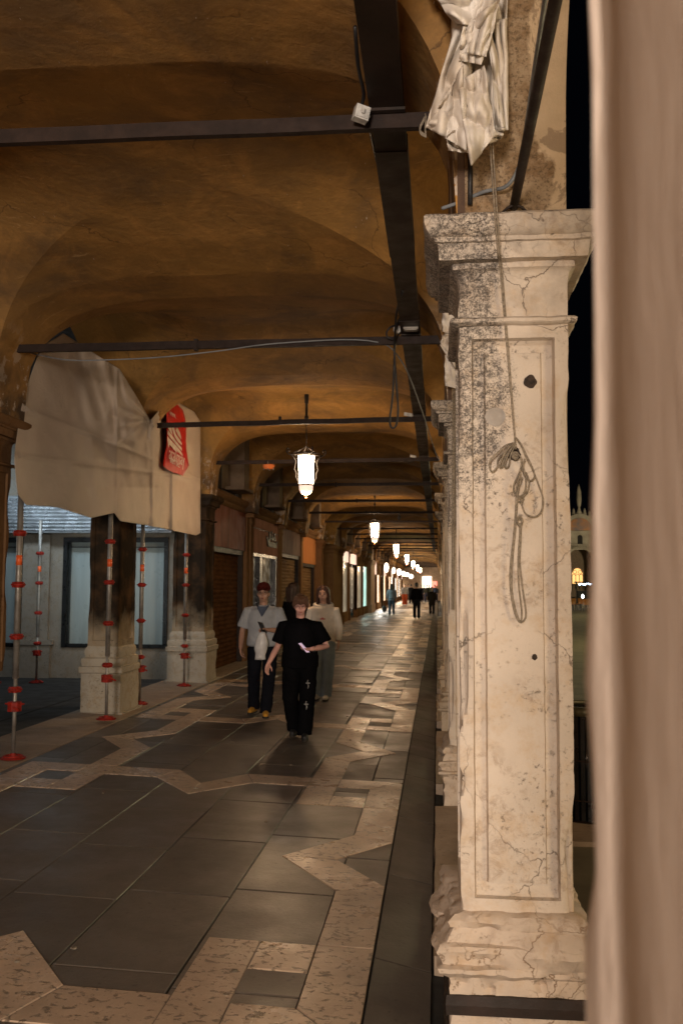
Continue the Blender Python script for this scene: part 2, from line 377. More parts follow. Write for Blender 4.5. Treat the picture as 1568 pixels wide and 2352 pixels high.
# inlaid pale stone pattern; one unit cell centred at (XC, 9.79), mirrored both ways, repeated every 7.62 m
XC = -1.97; polys = []
def st(pts, Yc, sy, sx):
    P = []
    for x, y in pts: P.append((XC+sx*(x-XC), Yc+sy*y))
    if sx*sy < 0: P.reverse()
    polys.append((P, random.random()*.6, random.uniform(-.002, .002), random.uniform(-.002, .002)))
for n in range(-2, 14):
    Yc = 9.79+7.62*n
    for sy in (1, -1):
        for sx in (1, -1):
            # crossover with the small dark square
            st([(-1.09, 1.43), (-.845, 1.43), (-.845, 2.41), (-1.09, 2.41)], Yc, sy, sx)
            st([(-.84, 1.43), (-.31, 1.43), (-.575, 1.74), (-.84, 1.74)], Yc, sy, sx)
            st([(-.305, 1.43), (-.305, 2.41), (-.57, 2.41), (-.57, 1.745)], Yc, sy, sx)
            st([(-.84, 2.09), (-.575, 2.09), (-.575, 2.41), (-.84, 2.41)], Yc, sy, sx)
            # inner lane of this cell with its tooth
            st([(-1.09, .45), (-.84, .58), (-.84, 1.425), (-1.09, 1.425)], Yc, sy, sx)
            st([(-1.085, .445), (-.76, .0), (-.43, .0), (-.835, .575)], Yc, sy, sx)
            # outer lane of the next cell with its tooth
            st([(-.305, 2.415), (-.57, 2.415), (-.57, 3.22), (-.305, 3.34)], Yc, sy, sx)
            st([(-.57, 3.225), (-.97, 3.81), (-.63, 3.81), (-.305, 3.345)], Yc, sy, sx)
        # cross band and its arrow
        for sx in (1, -1):
            st([(-1.095, 1.43), (-1.095, 1.77), (-1.55, 1.77), (-1.66, 1.43)], Yc, sy, sx)
            st([(-1.665, 1.43), (-1.555, 1.775), (-1.97, 2.31), (-1.97, 1.90)], Yc, sy, sx)
tag(tone_mesh('pavement_inlay', polys, M_STRIP, .005), kind='structure')

b_ = None
for i in range(16):
    x = random.uniform(-3.3, -.1); y = random.uniform(4, 12); s = random.uniform(.008, .02); a = random.uniform(0, 3)
    b = MB(); pts = [(x+s*cos(a+q)*random.uniform(.6, 1.3), y+s*sin(a+q)*random.uniform(.6, 1.3)) for q in (0, 1.2, 2.2, 3.4, 4.6)]
    b.add([(p, q, fz(p)+.008) for p, q in pts]+[(p, q, fz(p)+.012+.004*random.random()) for p, q in pts], [(0, 1, 2, 3, 4), (9, 8, 7, 6, 5)]+[(k, (k+1) % 5, 5+(k+1) % 5, 5+k) for k in range(5)])
    if b_ is None: b_ = MB()
    b_.add(b.v, b.f)
tag(b_.ob('litter_scraps', mat('litter', (.3, .26, .2), (.1, .08, .06), sc=30)), 'tiny scattered scraps of litter on the paving', 'litter', kind='stuff')
# raised sill slabs between the right-hand pillars
for k in range(0, 14):
    y0 = SP*k+.72; y1 = SP*(k+1)-.10
    b = MB(); nseg = 14
    for i in range(nseg):
        ya = y0+(y1-y0)*i/nseg; yb = y0+(y1-y0)*(i+1)/nseg
        j0 = .012*noise.noise(Vector((ya*3, k, 0))); j1 = .012*noise.noise(Vector((yb*3, k, 0)))
        b.add([(-.03+j0, ya, -.1), (-.03+j1, yb, -.1), (-.022+j1, yb, .012), (-.022+j0, ya, .012), (.6, yb, .02), (.6, ya, .02)], [(0, 1, 2, 3), (3, 2, 4, 5)])
    b.box(-.022, .6, y0-.001, y0, -.1, .012); b.box(-.022, .6, y1, y1+.001, -.1, .012)
    tag(b.ob('sill_pavement', M_BEIGE), kind='structure')

# ------------------------------------------------------------------ pillars
def nvec(p, sc, seed=0):
    q = Vector(p)*sc+Vector((seed*7.3, seed*3.1, 0))
    return Vector((noise.noise(q), noise.noise(q+Vector((31, 0, 0))), noise.noise(q+Vector((0, 47, 0)))))
def loft_rect(mb, x0, x1, y0, y1, levels, cx_n=8, cuts=None, depth=None, disp=None, mi=0, caps=(True, True)):
    """levels: (z, offset). cuts: distances from each corner where columns go."""
    def params(L):
        if cuts:
            c = [d for d in cuts if d < L/2-.01]; m = []
            a0 = c[-1]; nn = max(1, cx_n)
            m = [a0+(L-2*a0)*i/nn for i in range(1, nn)]
            return [d/L for d in c]+[d/L for d in m]+[1-d/L for d in reversed(c)]
        return [i/cx_n for i in range(cx_n+1)]
    ring = []
    for (ax, ay, bx, by, nx, ny) in ((x0, y0, x1, y0, 0, -1), (x1, y0, x1, y1, 1, 0), (x1, y1, x0, y1, 0, 1), (x0, y1, x0, y0, -1, 0)):
        L = abs(bx-ax)+abs(by-ay); tt = params(L)
        for t in tt[:-1]:
            e = min(t, 1-t)*L
            if t == 0:   # corner: average normal handled by off in both axes
                ring.append((ax, ay, None, None, 0, L, (ax, ay)))
            else: ring.append((ax+(bx-ax)*t, ay+(by-ay)*t, nx, ny, e, L, None))
    cxm, cym = (x0+x1)/2, (y0+y1)/2; n = len(ring); o = len(mb.v)
    for z, off in levels:
        for (x, y, nx, ny, e, L, cor) in ring:
            ox = x+(x-cxm)/((x1-x0)/2)*off; oy = y+(y-cym)/((y1-y0)/2)*off
            p = Vector((ox, oy, z))
            if depth and nx is not None:
                d = depth(e, z, L); p.x -= nx*d; p.y -= ny*d
            if disp: p = p+disp(p, e, (x-cxm, y-cym))
            mb.v.append(tuple(p))
    for i in range(len(levels)-1):
        for k in range(n): mb.f.append((o+i*n+k, o+i*n+(k+1) % n, o+(i+1)*n+(k+1) % n, o+(i+1)*n+k)); mb.mi.append(mi)
    if caps[0]: mb.f.append(tuple(o+k for k in range(n))[::-1]); mb.mi.append(mi)
    if caps[1]: mb.f.append(tuple(o+(len(levels)-1)*n+k for k in range(n))); mb.mi.append(mi)
    return mb
def dense(levels, dz):
    out = []
    for (a, oa), (b, ob_) in zip(levels[:-1], levels[1:]):
        n = max(1, int(abs(b-a)/dz)); out += [(a+(b-a)*i/n, oa+(ob_-oa)*i/n) for i in range(n)]
    return out+[levels[-1]]
CAPL = [(2.772, 0), (2.775, .025), (2.782, .034), (2.795, .034), (2.804, .022), (2.808, 0), (2.95, 0), (2.985, .004), (3.0, .016), (3.006, .03), (3.028, .032), (3.030, .074), (3.093, .08), (3.096, .094), (3.113, .098), (3.118, .112), (3.14, .13), (3.165, .137), (3.19, .135), (3.2, .125)]
BASEL = [(-.09, .045), (.225, .045), (.235, .06), (.25, .085), (.268, .088), (.275, .062), (.30, .07), (.325, .09), (.345, .08), (.35, .055), (.372, .05), (.40, .03), (.405, .045), (.43, .05), (.45, .035), (.461, .0)]
def pillar(name, x0, x1, y0, y1, label, group, mats, lod=0, seed=0, top=4.62, plinth=None, pd=1., pier_mat=None, cat='pillar'):
    t = thing(name, label, cat, (x0/2+x1/2, y0/2+y1/2, -.09), group=group)
    O = Vector(t.location)
    mS, mC, mB = mats
    amp = 1.
    def wear(p, e, c):
        edge = exp(-e/.02); q = noise.noise(Vector((p.x*4+seed, p.y*4, p.z*2.3)))
        d = (max(0, q-.05)*.11+max(0, noise.noise(Vector((p.x*9, p.y*9, p.z*9+seed))))*.03)*edge*(1.2 if p.z < 1.7 else .6)
        if lod == 0 and c[0] < 0 and .8 < p.z < 1.85: d *= 1+1.6*sin(pi*(p.z-.8)/1.05)
        v = nvec(p, 14, seed)*.0016*(1 if lod < 2 else 2)
        r = Vector((c[0], c[1], 0)); r.normalize()
        return v-r*d
    def wearc(p, e, c):
        v = nvec(p, 16, seed)*.004; edge = exp(-e/.03)
        q = max(0, noise.noise(Vector((p.x*5+seed*2, p.y*5, p.z*5)))-.05)*.06*edge
        r = Vector((c[0], c[1], 0)).normalized(); return v-r*q
    def wearb(p, e, c):
        v = nvec(p, 11, seed)*.006+nvec(p, 30, seed)*.005
        ch_ = max(0, noise.noise(Vector((p.x*13+seed, p.y*13, p.z*17)))-.12)*.07; v -= Vector((c[0], c[1], 0)).normalized()*ch_
        r = Vector((c[0], c[1], 0)).normalized()
        # large broken lump on the side of the moulding
        h = max(0, 1-abs(p.z-.33)/.1)
        q = max(0, noise.noise(Vector((p.x*3.1+seed*1.7, p.y*3.1, p.z*1.5)))-.0)*.14*h
        out = v*(.35+.65*min(1, max(0, (p.z+.05)*4)) if p.z < .22 else 1)-r*q
        if lod == 0:
            mk = min(1, max(0, (p.x-.26+.25*(.36-p.z)+.05*noise.noise(p*9))*14))*min(1, max(0, (p.z-.235)*22))*min(1, max(0, (.43-p.z)*22))
            if c[1] < -.3:
                ty = SP-.035-.06*(1-abs(p.z-.33)/.12)+.035*noise.noise(Vector((p.x*7, 2, p.z*7)))+.018*noise.noise(Vector((p.x*19, 2, p.z*19)))
                out.y = out.y*(1-mk)+(ty-p.y)*mk
            if c[0] < -.2 and p.z > .25: out.x -= .05*max(0, noise.noise(Vector((3.3, p.y*4, p.z*5)))+.25)*min(1, (p.z-.25)*12)
        return out
    def dep(e, z, L):
        return pd*dep_(e, z, L)
    def dep_(e, z, L):
        d = 0; zt = min(z-.508, 2.72-z)
        m = min(e-.055, zt)
        if m > 0: d = .042*min(1, m/.006)
        m2 = min(e-.104, zt-.052)
        if m2 > 0: d = .042-.026*min(1, m2/.005)
        return d
    zl = [.455, .48, .5, .507, .512, .54, .56, .566, .6]
    nz = (90, 44, 16, 6)[lod]
    zl += [.6+(2.64-.6)*i/nz for i in range(1, nz)]+[2.64, 2.664, 2.67, 2.70, 2.716, 2.722, 2.75, 2.775]
    sh = MB(); loft_rect(sh, x0, x1, y0, y1, [(z, 0) for z in zl], cx_n=(14, 8, 4, 2)[lod], cuts=[0, .012, .03, .054, .061, .08, .103, .110], depth=dep, disp=wear if lod < 3 else None)
    so = sh.ob('shaft', mS, t); auto(so, 32)
    cp = MB(); loft_rect(cp, x0, x1, y0, y1, dense(CAPL, .03) if lod < 2 else CAPL, cx_n=(26, 12, 3, 1)[lod], disp=wearc if lod < 3 else None)
    co = cp.ob('capital', mC, t); auto(co, 38)
    bs = MB(); loft_rect(bs, x0, x1, y0, y1, dense(BASEL, .02) if lod < 2 else BASEL, cx_n=(30, 14, 3, 1)[lod], disp=wearb if lod < 3 else None)
    bo = bs.ob('base', mB, t); auto(bo, 35)
    pb = MB(); loft_rect(pb, x0, x1, y0, y1, [(3.195, -.02), (3.5, -.02), (top, -.02)] if lod > 1 else dense([(3.195, -.02), (top, -.02)], .06), cx_n=(14, 8, 2, 1)[lod], disp=(lambda p, e, c: nvec(p, 9, seed)*.01) if lod < 2 else None)
    po = pb.ob('pier_block', pier_mat or M_PIER, t); auto(po, 50)
    for o in (so, co, bo, po): o.matrix_parent_inverse = Matrix.Translation(-O)
    return t
def piermat():
    m, t, b = nt('rough_pier_plaster'); B = NB(t); z = B.xyz()
    col = B.mix(B.ramp(B.noise(7, 8, .75), .4, .62), (.42, .31, .2), (.22, .13, .06))
    sp = B.ramp(B.noise(60, 6, .8), .5, .6, 0, .8)
    col = B.mix(sp, col, (.10, .065, .035))
    # smoother pale plaster on the outer (square) side, with a ragged boundary
    xb = B.m('ADD', z['X'], B.m('MULTIPLY', B.m('SUBTRACT', B.noise(4, 6, .6), .5), .28))
    xb = B.m('SUBTRACT', xb, B.m('MULTIPLY', B.m('SUBTRACT', 3.7, z['Z']), .12))
    right = B.ramp(xb, .385, .40)
    pale = B.mix(B.ramp(B.noise(5, 6, .6), .4, .7), (.62, .47, .31), (.5, .38, .25))
    pale = B.mix(B.m('MULTIPLY', B.ramp(B.noise(3.2, 6, .7, None, .6), .56, .58), .8), pale, (.30, .215, .14))
    col = B.mix(right, col, pale)
    left = B.ramp(z['X'], .115, .118, 1, 0)
    col = B.mix(left, col, (.10, .06, .04))
    B.l(col, b.inputs['Base Color']); b.inputs['Roughness'].default_value = .9
    B.bump(B.noise(30, 8, .75), .8, .02, b); return m
M_PIER = piermat()
M_MARBLE_DIMMED = mat('dimmed_pink_marble', (.52, .455, .40), (.39, .32, .27), sc=1.6, rough=.8, spec=.1, stretch=(3, 3, .8), bump=.3); RM = (M_MARBLE, M_MARBLE, M_MARBLE_BASE); RF = (M_MARBLE_FAR,)*3  # marble copy darkened in colour so the nearest pillar looks less brightly lit
PX0, PX1 = .085, .525
P0 = pillar('marble_pillar', .080, .54, -.11, .545, 'blurred pale pillar shaft right beside the camera at the right edge', 'marble pillars along the square side', (M_MARBLE_DIMMED,)*3, 1, 9, pd=.10)
P1 = pillar('marble_pillar', PX0, PX1, SP, SP+.6, 'cracked pale marble pillar with the coiled rope hanging on its face', 'marble pillars along the square side', RM, 0, 1)
for o in list(bpy.data.objects):
    if o.parent == P1 and o.name.startswith('base'): BASE1 = o
far_r = None
for k in range(2, NB_BAYS+1):
    lab = f'{ORD[k]} marble pillar of the square-side row, counted from the roped one as nearest'
    if k <= 4: pillar('marble_pillar', PX0, PX1, SP*k, SP*k+.6, lab, 'marble pillars along the square side', RM if k < 3 else RF, (0, 1, 1, 2, 2)[k], k)
    else:
        if far_r is None: far_r = pillar('marble_pillar', PX0, PX1, SP*k, SP*k+.6, lab, 'marble pillars along the square side', RF, 2, 5); p5 = far_r.location.y
        else:
            c = copytree(far_r); c.location.y = p5+SP*(k-5); c['label'] = lab
# dark bands round the foot of the nearest pillar
for z0, z1, o in ((.09, .163, .053), (-.02, .042, .06)):
    b = MB(); loft_rect(b, PX0, PX1, SP, SP+.6, [(z0, o-.012), (z0, o+.004), ((z0+z1)/2, o+.007), (z1, o+.004), (z1, o-.012)], cx_n=6, disp=lambda p, e, c: nvec(p, 5, 2)*.003, caps=(False, False))
    s_ = b.ob('dark_band', M_IRON, P1); s_.matrix_parent_inverse = Matrix.Translation(-P1.location)
# anchor holes and a cement patch on the face of the nearest pillar
def disc_on_face(px, py, r, mname, material, ex=1., dz=.0, rough=0.):
    p = atY(px, py, SP-.0); b = MB(); n = 22; vs = []
    for rr, yy in ((0, .001), (r*.55, 0), (r, .004)):
        for k in range(n):
            a = 2*pi*k/n; q = rr*(1+rough*noise.noise(Vector((cos(a)*1.5+px, sin(a)*1.5, 0))))
            vs.append((p.x+q*cos(a), SP-.0 + yy + dz, p.z+q*sin(a)*ex))
    fs = [(i*n+k, i*n+(k+1) % n, (i+1)*n+(k+1) % n, (i+1)*n+k) for i in range(2) for k in range(n)]
    b.add(vs, fs); o = b.ob(mname, material, P1); o.matrix_parent_inverse = Matrix.Translation(-P1.location); return o
M_HOLE = mat('dark_hole', (.02, .014, .01), (.06, .04, .03), sc=40, rough=.95, bump=.8)
M_PATCH = mat('cement_patch', (.36, .33, .3), (.3, .27, .24), rough=.8, sc=14)
disc_on_face(1218, 875, .024, 'anchor_hole', M_HOLE, 1.1, .008, .22)
disc_on_face(1228, 1510, .011, 'anchor_hole', M_HOLE, 1.1, .008, .25)
disc_on_face(1276, 192, .010, 'anchor_hole', M_HOLE, 1, .012, .25)
disc_on_face(1175, 548, .017, 'anchor_hole', M_HOLE, 1.1, -.083, .25)
disc_on_face(1181, 1042, .026, 'anchor_hole', M_HOLE, 1.1, .008, .25)
disc_on_face(1138, 955, .040, 'cement_patch', M_PATCH, .95, .0085, .12)
# left-hand pillars (free-standing second and third) and wall pilasters
LM = (M_SOOT, M_SOOT, M_SOOTBASE)
M_LPIER = mat('peeling_springer', (.26, .14, .05), (.13, .075, .035), sc=5, spec=.05, rough=.85, bump=.6)
LBASE = [(.12, .10), (.15, .10), (.15, .055), (.62, .055), (.63, .075), (.70, .08), (.71, .05), (.76, .06), (.80, .055), (.82, .02), (.88, .03), (.92, .02), (.95, 0)]
def left_pillar(k, label, group, x0=-4.32, x1=-3.93, y0=None, y1=None, mats=LM, bo=0.):
    y0 = SP*k if y0 is None else y0; y1 = y0+.62 if y1 is None else y1
    t = thing('stone_pillar', label, 'pillar', ((x0+x1)/2, (y0+y1)/2, .12), group=group); O = Vector(t.location)
    def w(p, e, c): return nvec(p, 13, k)*.004-Vector((c[0], c[1], 0)).normalized()*max(0, noise.noise(Vector((p.x*4, p.y*4, p.z*2.1+k)))-.1)*.07*exp(-e/.02)
    def dep(e, z, L):
        m = min(e-.06, z-1.02, 2.72-z); return .018*min(1, m/.006) if m > 0 else 0
    zl = [.94, 1.01, 1.018, 1.026]+[1.05+i*.06 for i in range(28)]+[2.715, 2.722, 2.78]
    sh = MB(); loft_rect(sh, x0, x1, y0, y1, [(z, 0) for z in zl], 6, cuts=[0, .02, .059, .066], depth=dep, disp=w)
    a = auto(sh.ob('shaft', mats[0], t), 35)
    cp = MB(); loft_rect(cp, x0, x1, y0, y1, CAPL, 8, disp=w); b_ = auto(cp.ob('capital', mats[1], t), 38)
    bs = MB(); loft_rect(bs, x0, x1, y0, y1, [(z, o+bo) for z, o in dense(LBASE, .03)], 10, disp=w); c_ = auto(bs.ob('base', mats[2], t), 35)
    pb = MB(); loft_rect(pb, x0, x1, y0, y1, dense([(3.195, -.02), (3.75, -.02), (4.5, -.02)], .1), 5, disp=w); d_ = auto(pb.ob('pier_block', M_LPIER, t), 50)
    for o in (a, b_, c_, d_): o.matrix_parent_inverse = Matrix.Translation(-O)
    return t
G2 = 'pillars and pilasters on the shop side'
left_pillar(2, 'brown stone pillar cut by the left edge, beside the nearest scaffold prop', G2, x1=-3.88, x0=-4.33, mats=(M_BROWNSTONE, M_BROWNSTONE, M_SOOTBASE), bo=-.11)
left_pillar(3, 'soot-blackened free-standing pillar with a pale base, under the hanging tarpaulin', G2)
left_pillar(4, 'grey pilaster with pale base where the tarpaulin ends, left of the brown shutter', G2, x0=-4.34, x1=-3.80)

# ------------------------------------------------------------------ vaulted ceiling
XV0, XV1 = -3.76, .085; XM = (XV0+XV1)/2; HW = (XV1-XV0)/2; HL = 1.61
def EE(t, v=1.):
    n_ = 2.6+.9*min(1, v*v)
    return max(0, 1-abs(t)**n_)**(1/n_)
def zvault(x, y):
    u = max(-1, min(1, (x-XM)/HW)); v = y/HL
    if abs(v) >= 1: return 3.2+1.12*EE(u)
    R_ = 1.12+.21*(1-v*v)**1.2+(1-v*v)*(.55 if u < 0 else .25)*max(0, abs(u)-.3)**1.5
    return 3.2+R_*EE(min(abs(u), abs(v)), v)
def vault_mesh(nx):
    b = MB()
    us = [.6*-cos(pi*i/nx)+.4*(-1+2*i/nx) for i in range(nx+1)]
    X = [XV0-.5]+[XM+HW*u for u in us]+[XV1+.44]
    vs = [-1.91, -1.612]+[HL*u*.9995 for u in us]+[1.612, 1.91]
    n = len(vs)
    for x in X:
        for y in vs:
            z = zvault(x, y)
            if (x < XV0 or x > XV1) and abs(y) > 1.61: z = 3.25
            elif nx > 30: z += .006*noise.noise(Vector((x*1.7, y*1.7, 0)))*(1 if abs(y) < 1.6 else 0)
            b.v.append((x, y, z))
    for i in range(len(X)-1):
        for j in range(n-1):
            a, c, d, e = i*n+j, i*n+j+1, (i+1)*n+j+1, (i+1)*n+j; m_ = 1 if i == len(X)-2 else 0
            um, vm_ = (X[i]+X[i+1])/2-XM, (vs[j]+vs[j+1])/2
            if um*vm_ > 0: b.f += [(a, c, d), (a, d, e)]
            else: b.f += [(a, c, e), (c, d, e)]
            b.mi += [m_, m_]
    x = XV1+.44
    for j in range(n-1):
        y0, y1 = vs[j], vs[j+1]; z0, z1 = (zvault(x, y0) if abs(y0) < 1.61 else 3.25), (zvault(x, y1) if abs(y1) < 1.61 else 3.25)
        b.add([(x, y0, z0), (x, y1, z1), (x, y1, 5.3), (x, y0, 5.3)], [(0, 1, 2, 3)], 1)
    return b
VC = thing('vaulted_ceiling', 'ochre plastered groin vaults running the whole length of the arcade', 'ceiling', (0, 0, 0))
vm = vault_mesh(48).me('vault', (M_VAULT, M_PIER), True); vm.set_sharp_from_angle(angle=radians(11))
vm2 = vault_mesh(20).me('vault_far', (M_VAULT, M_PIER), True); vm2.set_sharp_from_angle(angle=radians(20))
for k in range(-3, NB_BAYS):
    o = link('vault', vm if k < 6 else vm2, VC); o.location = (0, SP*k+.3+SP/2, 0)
# upper storeys of the building (roof over the vaults)
b = MB(); b.box(-9.5, .52, -12, SP*NB_BAYS+3, 5.3, 15); 
tag(b.ob('palace_upper_storeys', M_BROWNSTONE), 'dark upper storeys of the palace resting above the vaulted arcade', 'building')

# ------------------------------------------------------------------ passage on the left, walls
b = MB()
b.box(-3.95, -3.76, -12, 7.5, 0, 5.29)
tag(b.ob('plastered_wall', M_BROWNSTONE), 'brown side wall before the leftmost pillar, outside the left edge', 'wall')
pw = MB(); pw.box(-10.2, -10, 3, 15.5, 0, 5.2); pw.box(-10, -3.96, 2.8, 3, 0, 5.2); pw.box(-10, -4.27, 3, 15.5, 5.0, 5.19)
tag(pw.ob('passage_wall', M_WOODD), 'dark wall and ceiling of the side passage behind the tarpaulin', 'wall')
bw = thing('shop_wall', 'grey stained wall with two black-framed papered windows behind the props', 'wall', (-7, 15.45, .1))
def bpart(mb, name, material, parent, sub=None, smooth=False):
    o = mb.ob(name, material, parent, smooth)
    P = parent; off = Vector((0, 0, 0))
    while P is not None: off += Vector(P.location) if P.data is None else Vector((0, 0, 0)); P = P.parent
    o.matrix_parent_inverse = Matrix.Translation(-off) if parent.data is None else Matrix.Identity(4)
    return o
w = MB()
wins = [(-8.6, -7.0), (-6.28, -5.50), (-5.26, -4.47)]
zb, zt_ = .66, 2.50
xs_ = [-10]+[v for a in wins for v in a]+[-3.9]
w.box(-10, -3.9, 15.45, 15.7, .1, zb); w.box(-10, -3.9, 15.45, 15.7, zt_, 5.25)
for i in range(0, len(xs_), 2): w.box(xs_[i], xs_[i+1], 15.45, 15.7, zb, zt_)
w.box(-7.0, -6.45, 15.36, 15.452, .1, .72); w.box(-6.96, -6.5, 15.38, 15.452, .72, 2.55); w.box(-7.04, -6.41, 15.34, 15.452, .70, .78)
bpart(w, 'wall_face', M_GREYWALL, bw)
for a, c in wins:
    f = MB()
    for X0, X1, Z0, Z1 in ((a, a+.07, zb, zt_), (c-.07, c, zb, zt_), (a+.07, c-.07, zt_-.08, zt_), (a+.07, c-.07, zb, zb+.06)): f.box(X0, X1, 15.425, 15.55, Z0, Z1)
    f.box(a+.10, a+.115, 15.44, 15.5, zb+.06, zt_-.08); f.box(a+.115, c-.07, 15.44, 15.5, zt_-.17, zt_-.155)
    fo = bpart(f, 'window', M_WINFRAME, bw)
    pn = MB(); n = 16
    for i in range(n):
        x0 = a+.07+(c-a-.14)*i/n; x1 = a+.07+(c-a-.14)*(i+1)/n
        y0 = 15.53+.012*noise.noise(Vector((x0*7, 1, 0))); y1 = 15.53+.012*noise.noise(Vector((x1*7, 1, 0)))
        pn.add([(x0, y0, zb+.06), (x1, y1, zb+.06), (x1, y1, zt_-.08), (x0, y0, zt_-.08)], [(0, 1, 2, 3)])
    pn.ob('pane', M_PAPER, fo)
light('AREA', 'papered_window_fill', (-5.6, 14.3, 1.6), 5.5, (.9, .98, .95), 1.6, 1.6, to=(-5.5, 15.5, 1.6))  # unseen fill panel in front of the windows, aimed at their panes
c = MB(); prof = []
for i in range(21):
    z = 2.57+.62*i/20; prof.append((15.20+(.05 if i % 2 else 0), z))
c.prism([(15.44, 2.57)]+prof+[(15.44, 3.19)], 'x', -9.9, -4.36)
tag(c.ob('corrugated_lintel', M_CORR), 'bright corrugated metal band above the papered windows', 'metal cladding')

# ------------------------------------------------------------------ shop fronts
XW = -3.98
def spx(o, px): return o
shops = []
def corner_parts(t): return Vector(t.location)
def shop(k, y0, y1, label, kind, fascia, ftop=3.16, fbot=2.42, opening=None, lit=None, upper=True):
    t = thing('shopfront', label, 'shopfront', (XW, (y0+y1)/2, .13), group='shopfronts along the arcade')
    B_ = lambda mb, n, m, sm=False: bpart(mb, n, m, t, smooth=sm)
    b = MB(); loft_rect(b, XW-.12, XW+.02, y0-.30, y0, [(.1, .03), (.5, .03), (.52, 0), (3.0, 0), (3.02, .015), (3.22, .015)], 2); B_(b, 'pilaster', M_BROWNSTONE)
    b = MB(); b.box(XW-.1, XW+.015, y1, y1+.16, .1, 3.22); B_(b, 'pilaster', M_BROWNSTONE)
    c = MB(); pr = [(XW-.1, 3.2), (XW+.02, 3.2), (XW+.05, 3.24), (XW+.05, 3.28), (XW+.10, 3.32), (XW+.135, 3.37), (XW+.12, 3.42), (XW+.04, 3.44), (XW-.1, 3.44)]
    c.prism(pr, 'y', y0-.30, y1+.12); c.box(XW-.02, XW+.16, y1-.04, y1+.13, 3.12, 3.46)
    cs = B_(c, 'cornice', M_BROWNSTONE)
    f = MB(); f.box(XW-.09, XW-.01, y0, y1, fbot, 3.2); B_(f, 'fascia', fascia)
    if upper:
        u = MB(); u.box(-4.05, -4.0, y0-.32, y1+.2, 3.43, 5.28); B_(u, 'lunette_wall', M_WOODD)
        w = MB(); ym = y0+(y1-y0)*.46
        w.box(-4.0, -3.93, ym-.75, ym-.68, 3.44, 4.75); w.box(-4.0, -3.93, ym+.68, ym+.75, 3.44, 4.75); w.box(-4.0, -3.93, ym-.68, ym+.68, 4.68, 4.75)
        wf = B_(w, 'window', M_WOODD)
        l = MB(); l.box(-3.985, -3.95, ym-.67, ym-.02, 3.5, 4.67); l.box(-3.985, -3.95, ym+.02, ym+.67, 3.5, 4.67); l.ob('shutter_leaf', M_LEAF, wf)
        bx = MB(); bx.box(-4.0, -3.60, ym-.30, ym+.62, 3.50, 3.56); bx.box(-4.0, -3.68, ym+.1, ym+.56, 3.56, 4.55); B_(bx, 'bay_window_box', M_LEAF)
    if kind == 'shutter':
        s = MB(); n = 26; pts = []
        top = fbot-.02; 
        for i in range(n*4+1):
            z = .13+(top-.13)*i/(n*4); ph = (i % 4)/4
            pts.append((XW-.17+.018*(1-abs(2*ph-1)), z))
        s.prism([(XW-.25, .13)]+pts+[(XW-.25, top)], 'y', y0+.06, y1-.06); B_(s, 'roller_shutter', opening or M_SHUT)
        g_ = MB(); g_.box(XW-.22, XW-.06, y0, y0+.08, .13, fbot); g_.box(XW-.22, XW-.06, y1-.08, y1, .13, fbot); g_.box(XW-.24, XW-.04, y0+.08, y1-.08, fbot-.10, fbot); B_(g_, 'shutter_guide', M_IRON)
    elif kind == 'glass':
        g_ = MB(); L = y1-y0
        for a_ in (0, .30, .34, .93): g_.box(XW-.14, XW-.02, y0+L*a_, y0+L*a_+.09, .13, fbot)
        g_.box(XW-.139, XW-.021, y0, y1, fbot-.07, fbot-.001); g_.box(XW-.139, XW-.021, y0, y1, .131, .4)
        B_(g_, 'door_frame', M_WINFRAME)
        pn = MB(); pn.box(XW-.11, XW-.10, y0, y1, .13, fbot); B_(pn, 'glass_pane', M_GLASSD if lit is None else lit)
    elif kind == 'lit':
        g_ = MB(); g_.box(XW-.16, XW-.01, y0, y1, .12, .56); g_.box(XW-.14, XW-.0, y0, y0+.1, .56, fbot); g_.box(XW-.14, XW-.0, y1-.1, y1, .56, fbot)
        B_(g_, 'window_surround', M_BROWNSTONE)
        pn = MB(); pn.box(XW-.12, XW-.08, y0+.1, y1-.1, .56, fbot); B_(pn, 'lit_window', lit)
    elif kind == 'dark':
        g_ = MB(); g_.box(XW-.5, XW-.4, y0, y1, .12, fbot); B_(g_, 'dark_doorway', opening or M_WOODD)
    return t
def lits(name, c, c2, s, sc=1.2):
    m, t, b = nt(name); B = NB(t)
    vo = B.n('ShaderNodeTexVoronoi', feature='F1'); B.l(B.pos((1, .9, 1.4)), vo.inputs['Vector']); vo.inputs['Scale'].default_value = sc*2
    col = B.mix(B.ramp(B.noise(sc, 3), .35, .65), c, c2)
    col = B.mix(B.ramp(vo.outputs['Distance'], .1, .5, .0, .35), col, (.2, .15, .1))
    B.l(col, b.inputs['Emission Color']); b.inputs['Emission Strength'].default_value = s; b.inputs['Base Color'].default_value = (.1, .1, .1, 1); b.inputs['Roughness'].default_value = .2; return m
LIT_DIM = lits('dim_shop_window', (.75, .62, .42), (.35, .3, .2), .42)
LIT_WHITE = lits('white_shop_window', (1, .95, .8), (.9, .9, .85), 3.4)
LIT_TEAL = lits('teal_shop_window', (.45, .95, .8), (.55, 1, .9), 1.25, .4)
LIT_WARM = lits('warm_shop_window', (1, .78, .5), (1, .6, .35), 2.6)
FASC_LIT = mat('backlit_fascia', (.9, .68, .58), rough=.5, emit=.75, ec=(1, .7, .58), bump=0)
s1 = shop(4, 16.1, 19.5, 'closed brown shutter shop under a glossy dark red fascia, right of the pilaster', 'shutter', M_FASC)
s2 = shop(5, 20.2, 23.5, 'shop with glazed door and a dark ship silhouette on its pink fascia', 'glass', M_FASC2)
s3 = shop(6, 24.0, 27.4, 'tan ribbed shutter shop with streaky weathered fascia, behind the dark-haired woman', 'shutter', M_FASC3, fbot=2.55, opening=M_SHUT2)
